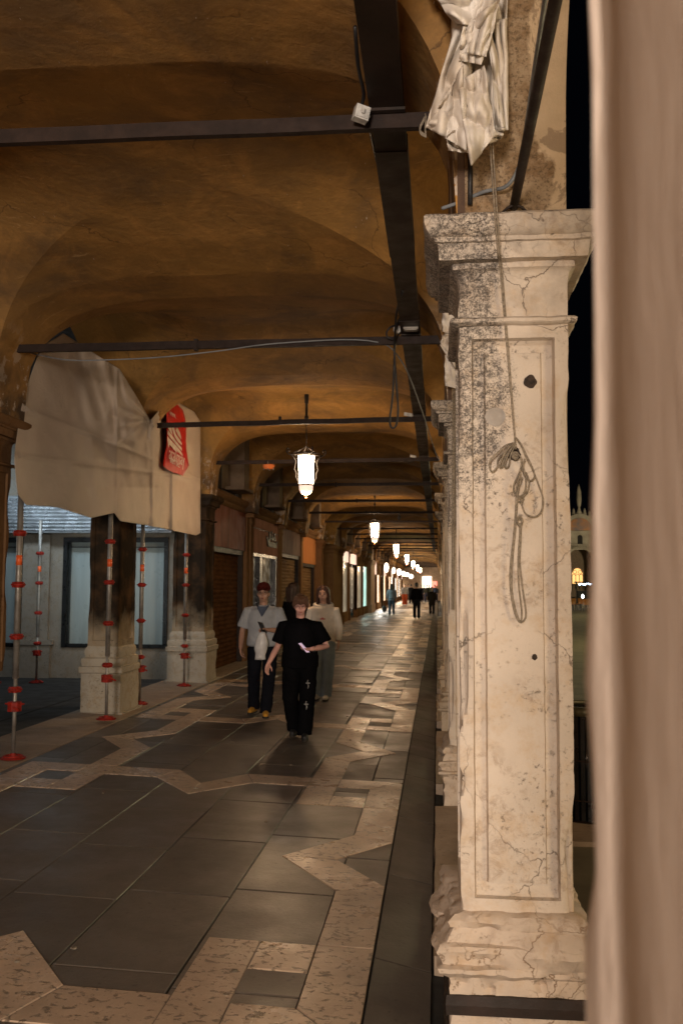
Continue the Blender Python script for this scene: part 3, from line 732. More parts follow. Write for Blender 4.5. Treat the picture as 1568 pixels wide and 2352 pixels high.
s4 = shop(7, 27.75, 30.95, 'narrow-looking shutter shop with a plain orange board above it', 'shutter', M_ORANGEB, fbot=2.38, opening=M_SHUT2)
# extra boards on the fascias
b = MB(); b.box(XW-.008, XW+.004, 20.2, 23.5, 2.96, 2.975); bpart(b, 'fascia_seam', M_IRON, s2)
b = MB(); hull = [(22.0, 2.62), (23.15, 2.62), (23.3, 2.80), (22.95, 2.74), (22.2, 2.74), (21.8, 2.86)]
b.prism([(y, z) for y, z in hull], 'x', XW-.005, XW+.02)
for y in (22.15, 22.5, 22.85): b.box(XW-.004, XW+.016, y, y+.04, 2.74, 3.02-.03*abs(y-22.5)*4); 
for y in (22.2, 22.55, 22.9): b.prism([(y, 2.78), (y+.26, 2.80), (y, 2.98)], 'x', XW-.003, XW+.014)
bpart(b, 'ship_emblem', M_WOODD, s2)
b = MB(); b.box(XW-.02, XW+.13, 27.3, 27.62, 3.0, 3.1)
b = MB(); b.box(-4.0, -3.84, 19.75, 20.02, 3.45, 3.66)
ab = b.ob('alarm_box', M_WHITEPL); tag(ab, 'small pale alarm box with orange spot above the pink fascia', 'alarm box')
b = MB(); b.box(-3.842, -3.832, 19.83, 19.94, 3.52, 3.6); ab2 = b.ob('warning_light', M_ORST, ab)
# big dark pier and the passage between the closed and the lit shops
b = MB(); b.box(-4.6, -4.5, 31, 35.2, .1, 5.28)
tag(b.ob('recessed_wall', M_WOODD), 'dark recessed wall between the orange board shop and the broad pier', 'wall')
pp = thing('broad_pier', 'broad dark stone pier just before the first lit shop window', 'pier', (-4.1, 37, .12))
b = MB(); loft_rect(b, -4.5, -3.86, 35.1, 38.75, [(.1, .05), (.5, .05), (.52, 0), (2.9, 0)], 3); bpart(b, 'shaft', M_BROWNSTONE, pp)
b = MB(); loft_rect(b, -4.5, -3.86, 35.1, 38.75, [(2.9, 0), (2.95, .03), (3.0, .02), (3.1, .1), (3.2, .12)], 3); bpart(b, 'capital', M_BROWNSTONE, pp)
b = MB(); b.box(-4.5, -3.88, 35.1, 38.75, 3.2, 4.8); bpart(b, 'pier_block', M_LPIER, pp)
p8 = thing('wall_pier', 'dark pier beside the orange board shop', 'pier', (-4.1, 31.3, .12))
b = MB(); loft_rect(b, -4.4, -3.82, 31.0, 31.6, [(.1, .05), (.6, .05), (.62, 0), (2.9, 0)], 3); bpart(b, 'shaft', M_BROWNSTONE, p8)
b = MB(); loft_rect(b, -4.4, -3.82, 31.0, 31.6, [(2.9, 0), (3.0, .03), (3.1, .09), (3.2, .1), (3.21, -.01), (4.3, -.01)], 3); bpart(b, 'capital', M_BROWNSTONE, p8)
sA = shop(10, 38.9, 42.5, 'first lit shop window, dim greenish glow with pale fabric inside', 'lit', FASC_LIT, ftop=3.0, fbot=2.74, lit=LIT_DIM)
sB = shop(11, 42.9, 46.6, 'dark shop doorway with tall black lettered banner between lit windows', 'dark', FASC_LIT, fbot=2.72)
sC = shop(12, 46.9, 50.4, 'grey glass shop bay between the black banner and the teal window', 'lit', M_BROWNSTONE, fbot=2.7, lit=LIT_DIM)
sD = shop(13, 50.75, 54.1, 'shop window glowing teal beside the orange lit pier', 'lit', M_BROWNSTONE, fbot=2.74, lit=LIT_TEAL)
b = MB(); b.prism([(39.1, .6), (40.3, .6), (39.4, 1.5), (39.12, 1.7)], 'x', XW-.07, XW-.05); bpart(b, 'draped_fabric', mat('white_fabric', (.8, .8, .8), emit=.5, ec=(.8, .85, .95)), sA)
bn = MB(); bn.box(XW-.06, XW-.03, 43.5, 45.3, .65, 2.55); bno = bpart(bn, 'banner', M_WINFRAME, sB)
def text(body, name, size, material, parent, loc, rot, ext=.002, align='CENTER'):
    cu = bpy.data.curves.new(name, 'FONT'); cu.body = body; cu.size = size; cu.extrude = ext; cu.align_x = align; cu.align_y = 'CENTER'
    tmp = bpy.data.objects.new('tmp', cu); TS.collection.objects.link(tmp); TS.view_layers[0].update()
    dg = TS.view_layers[0].depsgraph; me = bpy.data.meshes.new_from_object(tmp.evaluated_get(dg)); me.materials.clear(); me.materials.append(material)
    bpy.data.objects.remove(tmp); bpy.data.curves.remove(cu); o = bpy.data.objects.new(name, me); COL.objects.link(o)
    o.location = loc; o.rotation_euler = rot
    if parent is not None:
        o.parent = parent; P = parent; off = Vector((0, 0, 0))
        while P is not None: off += Vector(P.location); P = P.parent
        if parent.data is None: o.matrix_parent_inverse = Matrix.Translation(-off)
    return o
M_LETTER = mat('pale_lettering', (.6, .55, .5), rough=.6, emit=.25, ec=(.9, .8, .7), bump=0)
# lettering reading up the banner, facing the arcade (+X)
def rotm(xaxis, yaxis):
    z = Vector(xaxis).cross(Vector(yaxis)); return Matrix((Vector(xaxis), Vector(yaxis), z)).transposed().to_euler()
text('TEXTURE', 'lettering', .62, M_LETTER, sB, (XW-.026, 44.4, 1.75), rotm((0, 0, 1), (0, -1, 0)))
pl = [('white', LIT_WHITE), ('warm', LIT_WARM), ('dim', LIT_DIM)]
kinds = ['shutter', 'lit', 'shutter', 'lit', 'dark', 'lit', 'lit', 'dark', 'lit', 'lit', 'lit', 'lit', 'dark', 'lit']
G3 = 'far shops in the bright part'
b = MB(); loft_rect(b, -4.4, -3.84, 54.9, 58.2, [(.1, .05), (.6, .05), (.62, 0), (2.9, 0), (3.0, .04), (3.2, .1), (3.21, 0), (4.6, 0)], 3)
tag(b.ob('lit_pier', mat('orange_lit_stone', (.42, .26, .15), (.3, .18, .1), sc=3)), 'orange-lit stone pier right of the teal shop window', 'pier')  # orange light on this pier is put into its stone colour
yy = 58.6
for i, kd in enumerate(kinds):
    y1 = yy+3.4; nm = ORD[i+1]
    lab = {'shutter': 'ribbed shutter shop', 'lit': 'brightly lit shop window', 'dark': 'dark shop doorway'}[kd]+f', {nm} shop beyond the orange lit pier'
    shop(15+i, yy, y1, lab, kd, M_BROWNSTONE if i % 3 else FASC_LIT, lit=(LIT_WHITE, LIT_WARM)[i % 2], opening=(M_SHUT2 if kd == 'shutter' else None), upper=i < 4)
    yy += SP
# back wall closing the arcade far away, with a lit shop
b = MB(); b.box(-6, 1.5, SP*NB_BAYS+2, SP*NB_BAYS+2.3, 0, 5.28)
tag(b.ob('end_wall', mat('bright_end_wall', (.6, .45, .33))), 'pale wall closing the far end of the arcade', 'wall')
b = MB(); b.box(-1.75, -.72, SP*NB_BAYS+1.9, SP*NB_BAYS+1.98, 1.0, 2.75)
eo = tag(b.ob('lit_sign', glow('end_sign', (1, .86, .66), 3.2)), 'blazing white shop window at the far end of the arcade', 'shop window')
b = MB(); b.box(-.65, -.1, SP*NB_BAYS+1.9, SP*NB_BAYS+1.98, 1.5, 2.2)
tag(b.ob('lit_sign', glow('end_sign_red', (1, .28, .2), 1.6)), 'red lit display beside the white window at the far end', 'shop window')
for i, (x_, y_, z_, w_, h_) in enumerate(((-3.55, 66, 2.95, .16, .34), (-3.5, 76, 2.9, .14, .26), (-3.4, 84, 2.9, .2, .3), (-3.3, 92, 2.85, .2, .24), (-3.2, 99, 2.85, .25, .22), (-2.9, 104, 2.7, .25, .25))):
    t = thing('globe_lamp', f'{ORD[i+1]} glowing globe lamp on a bracket along the far lit shops', 'lamp', (x_, y_, z_), group='globe lamps of the far shops')
    b = MB(); b.ball((0, 0, 0), (w_, w_, h_), 16); b.ob('globe', glow('globe_glass', (1, .84, .64), 4.5), t, True)
    b = MB(); b.tube([(0, 0, h_), (0, 0, h_+.12), (-.5, 0, h_+.12)], .02, 6); b.ob('bracket', M_IRON, t, True)
# spill light of the shop windows
light('AREA', 'window_spill', (XW+.15, 52.4, 1.6), 34, (.75, 1, .92), 2.6, 2.0, to=(0, 52.4, .2))
light('AREA', 'window_spill', (XW+.15, 64, 1.7), 420, (1, .95, .85), 3, 2.0, to=(0, 64, .2))
light('AREA', 'window_spill', (XW+.15, 80, 1.7), 620, (1, .84, .62), 6, 2.0, to=(0, 80, 2.6))
light('AREA', 'window_spill', (XW+.15, 95, 1.7), 800, (1, .80, .55), 12, 2.0, to=(0, 95, 1.6))

# ------------------------------------------------------------------ iron tie rods and cable duct
tilt = {1: .02, 2: .0, 3: -.045, 4: -.03}
rodp = None; YR = lambda k: SP*k+.3
for k in range(0, NB_BAYS+1):
    b = MB(); d = tilt.get(k, 0); z = 3.8; h = .034 if k < 3 else .031
    n = 24
    for i in range(n):
        x0 = -3.95+4.2*i/n; x1 = -3.95+4.2*(i+1)/n
        za = z+d*(-x0/3.8)+.006*noise.noise(Vector((x0*2, k, 0))); zb_ = z+d*(-x1/3.8)+.006*noise.noise(Vector((x1*2, k, 0)))
        b.add([(x0, YR(k)-.02, za-h), (x1, YR(k)-.02, zb_-h), (x1, YR(k)-.02, zb_+h), (x0, YR(k)-.02, za+h), (x0, YR(k)+.02, za-h), (x1, YR(k)+.02, zb_-h), (x1, YR(k)+.02, zb_+h), (x0, YR(k)+.02, za+h)],
              [(0, 1, 2, 3), (7, 6, 5, 4), (3, 2, 6, 7), (4, 5, 1, 0)])
    if 1 < k: b.box(-2.0-.05*(k % 3), -1.97-.05*(k % 3), YR(k)-.028, YR(k)+.028, z-.05, z+.05)
    nm = {1: 'wide dark iron tie bar crossing the top of the picture', 2: 'dark iron tie bar with a thin pale cable along it', 3: 'iron tie bar in front of the nearest lantern chain', 4: 'reddish iron tie bar behind the nearest lantern'}.get(k, f'iron tie bar across the arcade at the {ORD[k] if k else "camera side"} pillar of the square row')
    o = b.ob('iron_tie_bar', M_IRON2); tag(o, nm, 'tie bar', 'iron tie bars across the arcade')
for k, lab in ((0, 'dark round iron tie rod rising from the roped pillar capital overhead'), (1, 'iron tie rod between the roped pillar and the next one')):
    b = MB(); pts = [(.315, YR(k)+.28+(SP-.56)*i/10, 3.27+.02*sin(pi*i/10)*0) for i in range(11)]
    b.tube(pts, .019, 12); o = b.ob('longitudinal_tie_rod', M_IRON, None, True); tag(o, lab, 'tie rod', 'tie rods between square-side pillars')
    if k == 0:
        b = MB(); b.tube([(.315-.06, SP-.02, 3.225), (.315-.03, SP-.035, 3.25), (.315, SP-.05, 3.26), (.315+.03, SP-.035, 3.25), (.315+.06, SP-.02, 3.225)], .006, 8); b.ob('collar', M_IRON, o, True)
# cable duct
D = thing('cable_duct', 'long dark brown metal cable duct lying on the tie bars near the pillars', 'cable duct', (-.22, 0, 3.85))
y = -6.; i = 0
while y < 60:
    L = 1.5
    b = MB(); e = .004*(i % 2); b.box(-.298-e, -.145+e, y, y+L-.004, 3.846-e, 3.93+e); o = bpart(b, 'duct_section', M_DUCT, D); y += L; i += 1
for k in range(1, 8):
    b = MB(); b.box(-.305, -.138, YR(k)-.06, YR(k)-.03, 3.83, 3.843); bpart(b, 'bracket', M_IRON, D)
# cables round the duct
def cable(name, pts, r, m, label, cat='cable', group=None, smooth=3):
    P = [Vector(p) for p in pts]; out = []
    for i in range(len(P)-1):
        p0, p1, p2, p3 = P[max(i-1, 0)], P[i], P[i+1], P[min(i+2, len(P)-1)]
        for j in range(smooth):
            t = j/smooth; out.append(.5*((2*p1)+(-p0+p2)*t+(2*p0-5*p1+4*p2-p3)*t*t+(-p0+3*p1-3*p2+p3)*t**3))
    out.append(P[-1]); b = MB(); b.tube(out, r, 8); o = b.ob(name, m, None, True); tag(o, label, cat, group); return o
cable('black_cable', [atY(815, 60, 3.6), atY(822, 150, 3.8), atY(835, 215, 4.0), atY(828, 245, 4.05)], .008, M_BLACK, 'black cable beside the duct running into the white junction box')
cable('black_cable', [atY(848, 290, 4.2), atY(858, 340, 4.6), atY(868, 380, 4.9)], .008, M_BLACK, 'short black cable leaving the white junction box down the duct')
cable('hanging_cable', [atY(925, 668, 6.7), atY(910, 720, 7.4), atY(906, 800, 7.9), atY(902, 900, 7.95), atY(895, 965, 7.95), atY(900, 983, 7.95), atY(910, 975, 7.95), atY(914, 940, 7.95), atY(910, 880, 7.9), atY(905, 800, 7.9), atY(912, 745, 7.8), atY(925, 718, 7.6)], .009, M_BLACK, 'black cable looped down from the duct beside the second tie bar')
cable('coiled_cable', [atY(922, 760, 7.9), atY(905, 778, 7.88), atY(890, 775, 7.86), atY(888, 762, 7.86), atY(898, 750, 7.86), atY(915, 745, 7.9), atY(925, 725, 7.9)], .008, M_BLACK, 'small black cable coil hooked at the white round box')
cable('pale_cable', [atX(60, 808, -3.75)] + [atY(x, y_, YR(2)-.04) for x, y_ in ((150, 826), (250, 826), (370, 820), (500, 806), (640, 788), (845, 782))]+[Vector((-.32, 8.2, 3.70)), Vector((-.15, 9.5, 3.47)), Vector((-.02, 11.3, 3.3)), Vector((.03, SP*3-.12, 3.22))], .006, M_GREYCABLE, 'thin pale cable sagging along the second tie bar to the third capital', smooth=6)
cable('pale_cable', [atY(1015, 478, 3.9), atY(1060, 462, 3.85), atY(1110, 440, 3.8), atY(1165, 425, 3.75), atY(1195, 370, 3.7), atY(1208, 290, 3.55), atY(1225, 170, 3.2), atY(1245, 40, 2.8), atY(1262, -80, 2.5)], .008, M_GREYCABLE, 'grey blue cable following the overhead tie rod above the roped capital', smooth=6)
def boxn(name, c, sx, sy, sz, m, label, cat='junction box', rz=0):
    b = MB(); b.box(-sx, sx, -sy, sy, -sz*.9, sz*.9); b.box(-sx*.8, sx*.8, -sy*1.2, sy*1.2, -sz*.7, sz*.7); b.lathe((0, -sy*1.35, 0), [(sx*.25, -.01), (sx*.3, .01)], 10)
    b.tube([(sx*.9, 0, 0), (sx*1.25, 0, 0)], sx*.25, 8)
    o = b.ob(name, m); o.location = c; o.rotation_euler = (.1, .2, rz); tag(o, label, cat); return o
boxn('junction_box', atY(829, 261, 4.02), .032, .025, .034, M_WHITEPL, 'white junction box on the top tie bar against the duct', rz=.4)
b = MB(); b.lathe((0, 0, 0), [(.028, -.02), (.034, -.01), (.034, .015), (.026, .02)], 18); o = b.ob('round_box', M_WHITEPL); o.location = atY(912, 757, 7.85); o.rotation_euler = (1.45, 0, .1); tag(o, 'round white box hanging on black cables under the duct', 'junction box')
boxn('junction_box', atY(937, 952, YR(3)-.05), .05, .03, .022, M_WHITEPL, 'small grey box sitting on the third tie bar')
boxn('junction_box', atY(948, 1048, YR(4)-.05), .045, .03, .02, M_WHITEPL, 'small white box on the fourth tie bar left of the duct')
b = MB(); b.box(-.06, .06, -.012, .012, -.03, .03); b.box(-.05, .05, -.02, -.012, -.022, .022); o = b.ob('metal_plate', M_STEEL); o.location = (-.215, YR(2)-.25, 3.835); o.rotation_euler = (1.5, 0, 0); tag(o, 'little brown metal plate under the duct at the second tie bar', 'metal plate')
# knotted cord hanging on the first tie bar near the pillar
pts = []
for i in range(70):
    t = i/69; a = t*14*pi; pts.append(Vector((-.055+.012*sin(a*.5)+.006*cos(a), YR(1)-.05, 3.81-.09*abs(sin(a*.25))-.02*t)))
b = MB(); b.tube(pts, .0035, 6); tag(b.ob('knotted_cord', M_ROPE, None, True), 'knotted cord tied round the top tie bar next to the canvas', 'cord')
# orange fixture under the fourth tie bar
t = thing('orange_lamp_bowl', 'small orange bowl-shaped fitting under the reddish tie bar', 'lamp', atY(617, 1068, YR(4)-.0))
b = MB(); b.lathe((0, 0, 0), [(.05, -.07), (.08, -.06), (.10, -.03), (.10, 0), (.07, .01)], 18); b.ob('bowl', mat('orange_plastic', (.55, .13, .03), emit=.12, ec=(1, .25, .05)), t, True)
b = MB()
for k in range(4): a = k*1.57; b.ball((.08*cos(a), .08*sin(a), -.075), .012, 8); b.tube([(.08*cos(a), .08*sin(a), 0), (.085*cos(a), .085*sin(a), .06)], .006, 6)
b.ob('fixings', M_STEEL, t, True)

# ------------------------------------------------------------------ lanterns
M_LIT = glow('lantern_glass', (1, .74, .48), 40); M_LITLOW = glow('lantern_bowl_glass', (1, .66, .52), 1.15)
M_LIRON = mat('lantern_iron', (.03, .022, .018), rough=.5, metal=.5)
def lantern():
    t = thing('hanging_lantern', 'x', 'lantern', (0, 0, 0), group='lanterns hanging along the arcade')
    b = MB(); b.lathe((0, 0, 4.70), [(.03, -.30), (.035, -.10), (.06, -.075), (.10, -.06), (.145, -.03), (.15, 0)], 24); b.lathe((0, 0, 4.20), [(.018, 0), (.02, .2), (.026, .24), (.03, .26)], 12)
    b.ball((0, 0, 4.19), .035, 10); b.ob('ceiling_rose', M_LIRON, t, True)
    b = MB(); z = 4.18
    while z > 3.76:
        b.tube([(0, 0, z), (0, 0, z-.05)], .007, 6); b.ball((0, 0, z-.055), .011, 8); z -= .062
    for k in range(4):
        a = k*pi/2+.35; b.tube([(0, 0, 3.76), (.13*cos(a), .13*sin(a), 3.68), (.235*cos(a), .235*sin(a), 3.64)], .006, 6)
    b.ob('chain', M_LIRON, t, True)
    b = MB(); b.lathe((0, 0, 0), [(.103, 3.20), (.105, 3.3), (.110, 3.45), (.117, 3.58), (.122, 3.61)], 28); b.ob('glass_shade', M_LIT, t, True)
    b = MB(); b.lathe((0, 0, 0), [(.012, 3.035), (.05, 3.045), (.078, 3.07), (.096, 3.11), (.102, 3.16), (.103, 3.175)], 28); b.ob('glass_bowl', M_LITLOW, t, True)
    b = MB()
    for z, r, th_ in ((3.187, .108, .013), (3.655, .136, .011), (3.635, .128, .008)):
        b = MB(); b.tube([(r*cos(2*pi*i/32), r*sin(2*pi*i/32), z) for i in range(32)], th_, 8, closed=True); b.ob('ring', M_LIRON, t, True)
    for k in range(4):
        a = k*pi/2+.35; c, s = cos(a), sin(a); b = MB()
        prof = [(.112, 3.19), (.13, 3.24), (.16, 3.29), (.158, 3.36), (.185, 3.41), (.172, 3.48), (.165, 3.53), (.195, 3.585), (.235, 3.625), (.27, 3.63), (.30, 3.66), (.305, 3.695), (.285, 3.72), (.26, 3.70), (.262, 3.675), (.28, 3.668)]
        b.tube([(r*c, r*s, z) for r, z in prof], .0095, 7); b.tube([(.15*c, .15*s, 3.63), (.235*c, .235*s, 3.626)], .007, 6)
        b.ob('scroll_bracket', M_LIRON, t, True)
    b = MB(); b.lathe((0, 0, 0), [(.004, 2.995), (.016, 3.005), (.022, 3.02), (.012, 3.035)], 12); b.ob('finial', mat('copper_finial', (.5, .16, .08), rough=.4, metal=.6), t, True)
    return t
LN = lantern(); LN.location = (-1.92, 13.72, 0); LN.rotation_euler.z = .1
LN['label'] = 'nearest hanging lantern, blazing white glass with iron scrolls'
for n in range(1, 7):
    c = copytree(LN); c.location = (-1.92, 13.72+15.26*n, 0); c.rotation_euler.z = n
    c['label'] = f'{ORD[n+1]} hanging lantern down the arcade, counted from the camera'
# faint extra power of the lamps, inside the shades' reach
for n in range(0, 6): light('POINT', 'lantern_light', (-1.92, 13.72+15.26*n, 2.93), (52 if n < 2 else 75), (1, .62, .32), .08)
# pigeon silhouette on a tie bar
b = MB(); q = Vector((-1.25, YR(8), 3.86)); b.ball(q+Vector((0, 0, .07)), (.06, .12, .065), 14, rot=Matrix.Rotation(.5, 3, 'X')); b.ball(q+Vector((0, -.1, .16)), .034, 12); b.ball(q+Vector((0, -.14, .155)), (.008, .02, .006), 8); b.ball(q+Vector((.0, .14, .0)), (.03, .1, .012), 10); b.tube([q+Vector((.015, 0, .03)), q+Vector((.015, 0, -.02))], .005, 6)
o = b.ob('pigeon', mat('pigeon_grey', (.03, .03, .035), rough=.7), None, True); tag(o, 'dark pigeon perched on a far tie bar', 'bird')

# ------------------------------------------------------------------ cloth helpers
def sheets(name, specs, m, label, cat, nu=30, nv=44, seed=0):
    b = MB()
    for (c, Y, folds, amp, ph) in specs:
        TL, TR, BR, BL = c; Ys = Y if isinstance(Y, tuple) else (Y, Y)
        vs = []
        for j in range(nv+1):
            v = j/nv
            for i in range(nu+1):
                u = i/nu
                px = (TL[0]*(1-u)+TR[0]*u)*(1-v)+(BL[0]*(1-u)+BR[0]*u)*v
                py = (TL[1]*(1-u)+TR[1]*u)*(1-v)+(BL[1]*(1-u)+BR[1]*u)*v
                f = sin(u*folds*2*pi+ph+1.6*noise.noise(Vector((v*1.6+ph, u*1.2, seed)))); f = abs(f)*2-1
                px += 4*noise.noise(Vector((v*3+ph, 3, seed)))
                q = Vector((u*1.9+v*.9+ph*3, v*2.1-u*.8, seed)); rd = abs(noise.noise(q)); rd2 = abs(noise.noise(q*2.1+Vector((5, 0, 0))))
                y = Ys[0]*(1-v)+Ys[1]*v - amp*f*.4*(.4+.6*sin(pi*min(1, v*1.1+.1))) - .15*rd - .02*rd2
                vs.append(atY(px, py, y))
        n = nu+1
        b.add(vs, [(j*n+i, j*n+i+1, (j+1)*n+i+1, (j+1)*n+i) for j in range(nv) for i in range(nu)])
    o = b.ob(name, m, None, True); md = o.modifiers.new('thickness', 'SOLIDIFY'); md.thickness = .003
    return tag(o, label, cat)
sheets('canvas_drape', [
    (((1040, -90), (1168, -90), (1158, 300), (1035, 335)), (3.62, 3.66), 2, .03, .3),
    (((1052, 40), (1100, 40), (1060, 332), (976, 292)), (3.58, 3.6), 1.3, .035, 1.3),
    (((1018, 225), (1062, 150), (1072, 345), (978, 290)), (3.54, 3.57), 1.1, .03, 2.3),
    (((1050, 190), (1112, 150), (1138, 308), (1081, 380)), (3.50, 3.52), 1.6, .03, 4.2),
    (((1062, 60), (1140, 0), (1104, 148), (1052, 138)), (3.47, 3.50), .8, .022, .7),
    (((1110, -40), (1160, -60), (1118, 130), (1072, 120)), (3.48, 3.47), .7, .02, 2.6),
    (((1120, 60), (1164, 40), (1166, 298), (1140, 300)), (3.60, 3.62), 1.7, .02, 5.1),
    (((975, -40), (1120, -90), (1100, 62), (1042, 50)), (3.52, 3.5), 1.2, .04, 3.3),
    (((1028, 298), (1078, 300), (1074, 350), (1027, 345)), (3.6, 3.6), .5, .01, 0.4),
    (((1112, 298), (1160, 292), (1150, 318), (1115, 330)), (3.62, 3.63), 1, .015, 1.4),
], M_CANVAS, 'gathered off-white canvas curtain tied up high at the roped pillar', 'canvas curtain')
sheets('canvas_drape', [
    (((1012, 700), (1048, 700), (1046, 775), (1016, 760)), (7.42, 7.45), 1, .03, .4),
    (((1018, 765), (1046, 772), (1046, 850), (1010, 792)), (7.43, 7.45), 1, .03, 1.4),
    (((1022, 815), (1046, 815), (1046, 892), (1021, 886)), (7.45, 7.47), 1.4, .02, 2.4)],
    M_CANVAS, 'small strip of white canvas hanging behind the roped capital', 'canvas curtain', 10, 14, 3)

# tarpaulin hung along the left arches
TOP = [(33, 1040), (46, 950), (60, 890), (85, 820), (105, 790), (145, 765), (230, 820), (275, 848), (310, 905), (345, 966), (362, 945), (388, 922), (410, 925), (445, 945), (460, 968)]
BOT = [(33, 1062), (40, 1135), (60, 1160), (130, 1165), (210, 1190), (262, 1178), (276, 1197), (345, 1208), (450, 1230), (460, 1224)]
def interp(T, x):
    for (a, p), (b_, q) in zip(T[:-1], T[1:]):
        if a <= x <= b_: return p+(q-p)*(x-a)/(b_-a)
    return T[-1][1]
b = MB(); nu, nv = 150, 90; vs = []
for i in range(nu+1):
    px = 33+(460-33)*i/nu; t_, q_ = interp(TOP, px), interp(BOT, px)
    for j in range(nv+1):
        v = j/nv; py = t_+(q_-t_)*v
        lean = .34*max(0, min(1, (px-160)/150))**1.5*max(0, min(1, (372-px)/20))*max(0, min(1, (1120-py)/110))
        p = atX(px, py, -3.78)
        dx = .045*noise.noise(Vector((p.y*.8, p.z*.9, 1)))+.022*noise.noise(Vector((p.y*2.4+p.z*2.5, p.z*1.5-p.y*.8, 4)))-.03*abs(noise.noise(Vector((p.y*1.6+p.z*.6, p.z*1.9, 9))))
        r = sqrt((px-345)**2+(py-966)**2); an = math.atan2(py-966, px-345)
        dx += .03*sin(an*13)*exp(-r/55)
        dx += .006*sin(an*9+1)*exp(-abs(r-200)/90)
        e1 = .03*(exp(-abs(px-268)/3)+exp(-abs(px-350)/2.5)+exp(-abs(px-395)/2))
        e2 = .026*(exp(-abs(py-(1040+.13*px))/4)+exp(-abs(py-(915+.4*px))/5))
        edge = .05*exp(-(1-v)*9)*sin(px*.09)
        q = atX(px, py, -3.74+lean+dx+e1+e2+edge*.1); vs.append(q)
n = nv+1
b.add(vs, [(i*n+j, i*n+j+1, (i+1)*n+j+1, (i+1)*n+j) for i in range(nu) for j in range(nv)])
m, t, bs_ = nt('woven_tarpaulin'); Bn = NB(t)
wv = Bn.noise(220, 2, .5, Bn.pos((1, .5, 1.6)))
col = Bn.mix(Bn.ramp(Bn.noise(1.4, 5), .35, .7), (.56, .46, .365), (.43, .35, .28)); col = Bn.mix(Bn.ramp(wv, .4, .7, 0, .5), col, (.5, .42, .35))
Bn.l(col, bs_.inputs['Base Color']); bs_.inputs['Roughness'].default_value = .55; Bn.bump(Bn.m('ADD', wv, Bn.m('MULTIPLY', Bn.noise(7, 7, .7, None, .8), 2.2)), .7, .012, bs_)
o = b.ob('tarpaulin', m, None, True); md = o.modifiers.new('thickness', 'SOLIDIFY'); md.thickness = .003
tag(o, 'large pale woven tarpaulin stretched over the left arches above the scaffold props', 'tarpaulin')
# red banner
def zb7(x, y): return (351.2+.096*x, 890.6+.096*y)
M_RED = mat('red_vinyl', (.50, .012, .008), (.38, .008, .006), rough=.4, spec=.2, sc=4, bump=.15, bd=.01, bsc=7)
M_PINKW = mat('pale_print', (.72, .56, .46), rough=.5, bump=0)
def bann(px, py, off=0.): 
    X = -3.62+off+.012*noise.noise(Vector((px*.04, py*.02, 0)))
    return atX(px, py, X)
L_ = [(330, 370), (325, 700), (325, 1000), (325, 1430), (285, 1560), (262, 1700), (240, 1860), (290, 1925), (420, 2010)]
R_ = [(450, 305), (600, 415), (720, 540), (785, 800), (790, 1480), (820, 1650), (858, 1860), (790, 1990), (725, 2105)]
bm_ = MB(); vs = []; rows = 36; cols = 12
def plist(L, t):
    f = t*(len(L)-1); i = min(int(f), len(L)-2); f -= i
    return (L[i][0]+(L[i+1][0]-L[i][0])*f, L[i][1]+(L[i+1][1]-L[i][1])*f)
for j in range(rows+1):
    a = plist(L_, j/rows); c = plist(R_, j/rows)
    for i in range(cols+1):
        u = i/cols; p = zb7(a[0]+(c[0]-a[0])*u, a[1]+(c[1]-a[1])*u); vs.append(bann(*p)-Vector((.008*sin(u*3+j*.12)*(j/rows)**2, 0, 0)))
bm_.add(vs, [(j*13+i, j*13+i+1, (j+1)*13+i+1, (j+1)*13+i) for j in range(rows) for i in range(cols)])
RB = bm_.ob('red_banner', M_RED, None, True); md = RB.modifiers.new('thickness', 'SOLIDIFY'); md.thickness = .002
tag(RB, 'red vinyl banner with pale slanted stripes hanging in front of the tarpaulin', 'banner')
strp = [[(385, 860), (430, 930), (470, 1130), (445, 1100), (365, 960)], [(435, 825), (500, 940), (540, 1100), (640, 1240), (695, 1330), (690, 1375), (600, 1290), (530, 1180), (470, 1010), (440, 940)],
        [(575, 930), (640, 1060), (680, 1170), (680, 1240), (600, 1130), (550, 1020)], [(355, 1010), (470, 1160), (560, 1290), (690, 1440), (700, 1515), (590, 1400), (480, 1260), (350, 1105)],
        [(345, 1155), (480, 1310), (570, 1400), (660, 1510), (715, 1600), (712, 1645), (600, 1530), (510, 1440), (470, 1390), (345, 1240)], [(350, 1250), (440, 1345), (520, 1450), (605, 1560), (500, 1480), (400, 1350), (375, 1440)]]
s_ = MB()
for P in strp: s_.add([bann(*zb7(x, y), .022) for x, y in P], [tuple(range(len(P)))])
s_.ob('stripe_emblem', M_PINKW, RB)
def btext(s, x, y, x2, y2, size):
    p, q = bann(*zb7(x, y), .026), bann(*zb7(x2, y2), .026); p.x = q.x = max(p.x, q.x); d = (q-p).normalized(); up = Vector((1, 0, 0)).cross(d)
    o = text(s, 'lettering', size, M_PINKW, None, p, rotm(d, up), .001, 'LEFT'); o.parent = RB
    w = (q-p).length; xs_ = [v.co.x for v in o.data.vertices]; k_ = w/max(.01, max(xs_)-min(xs_)); o.scale = (k_, k_, 1)
btext('atalmay', 375, 1555, 755, 1745, .1); btext('alieri diez', 395, 1710, 640, 1850, .05); btext('www.', 400, 590, 545, 670, .04)

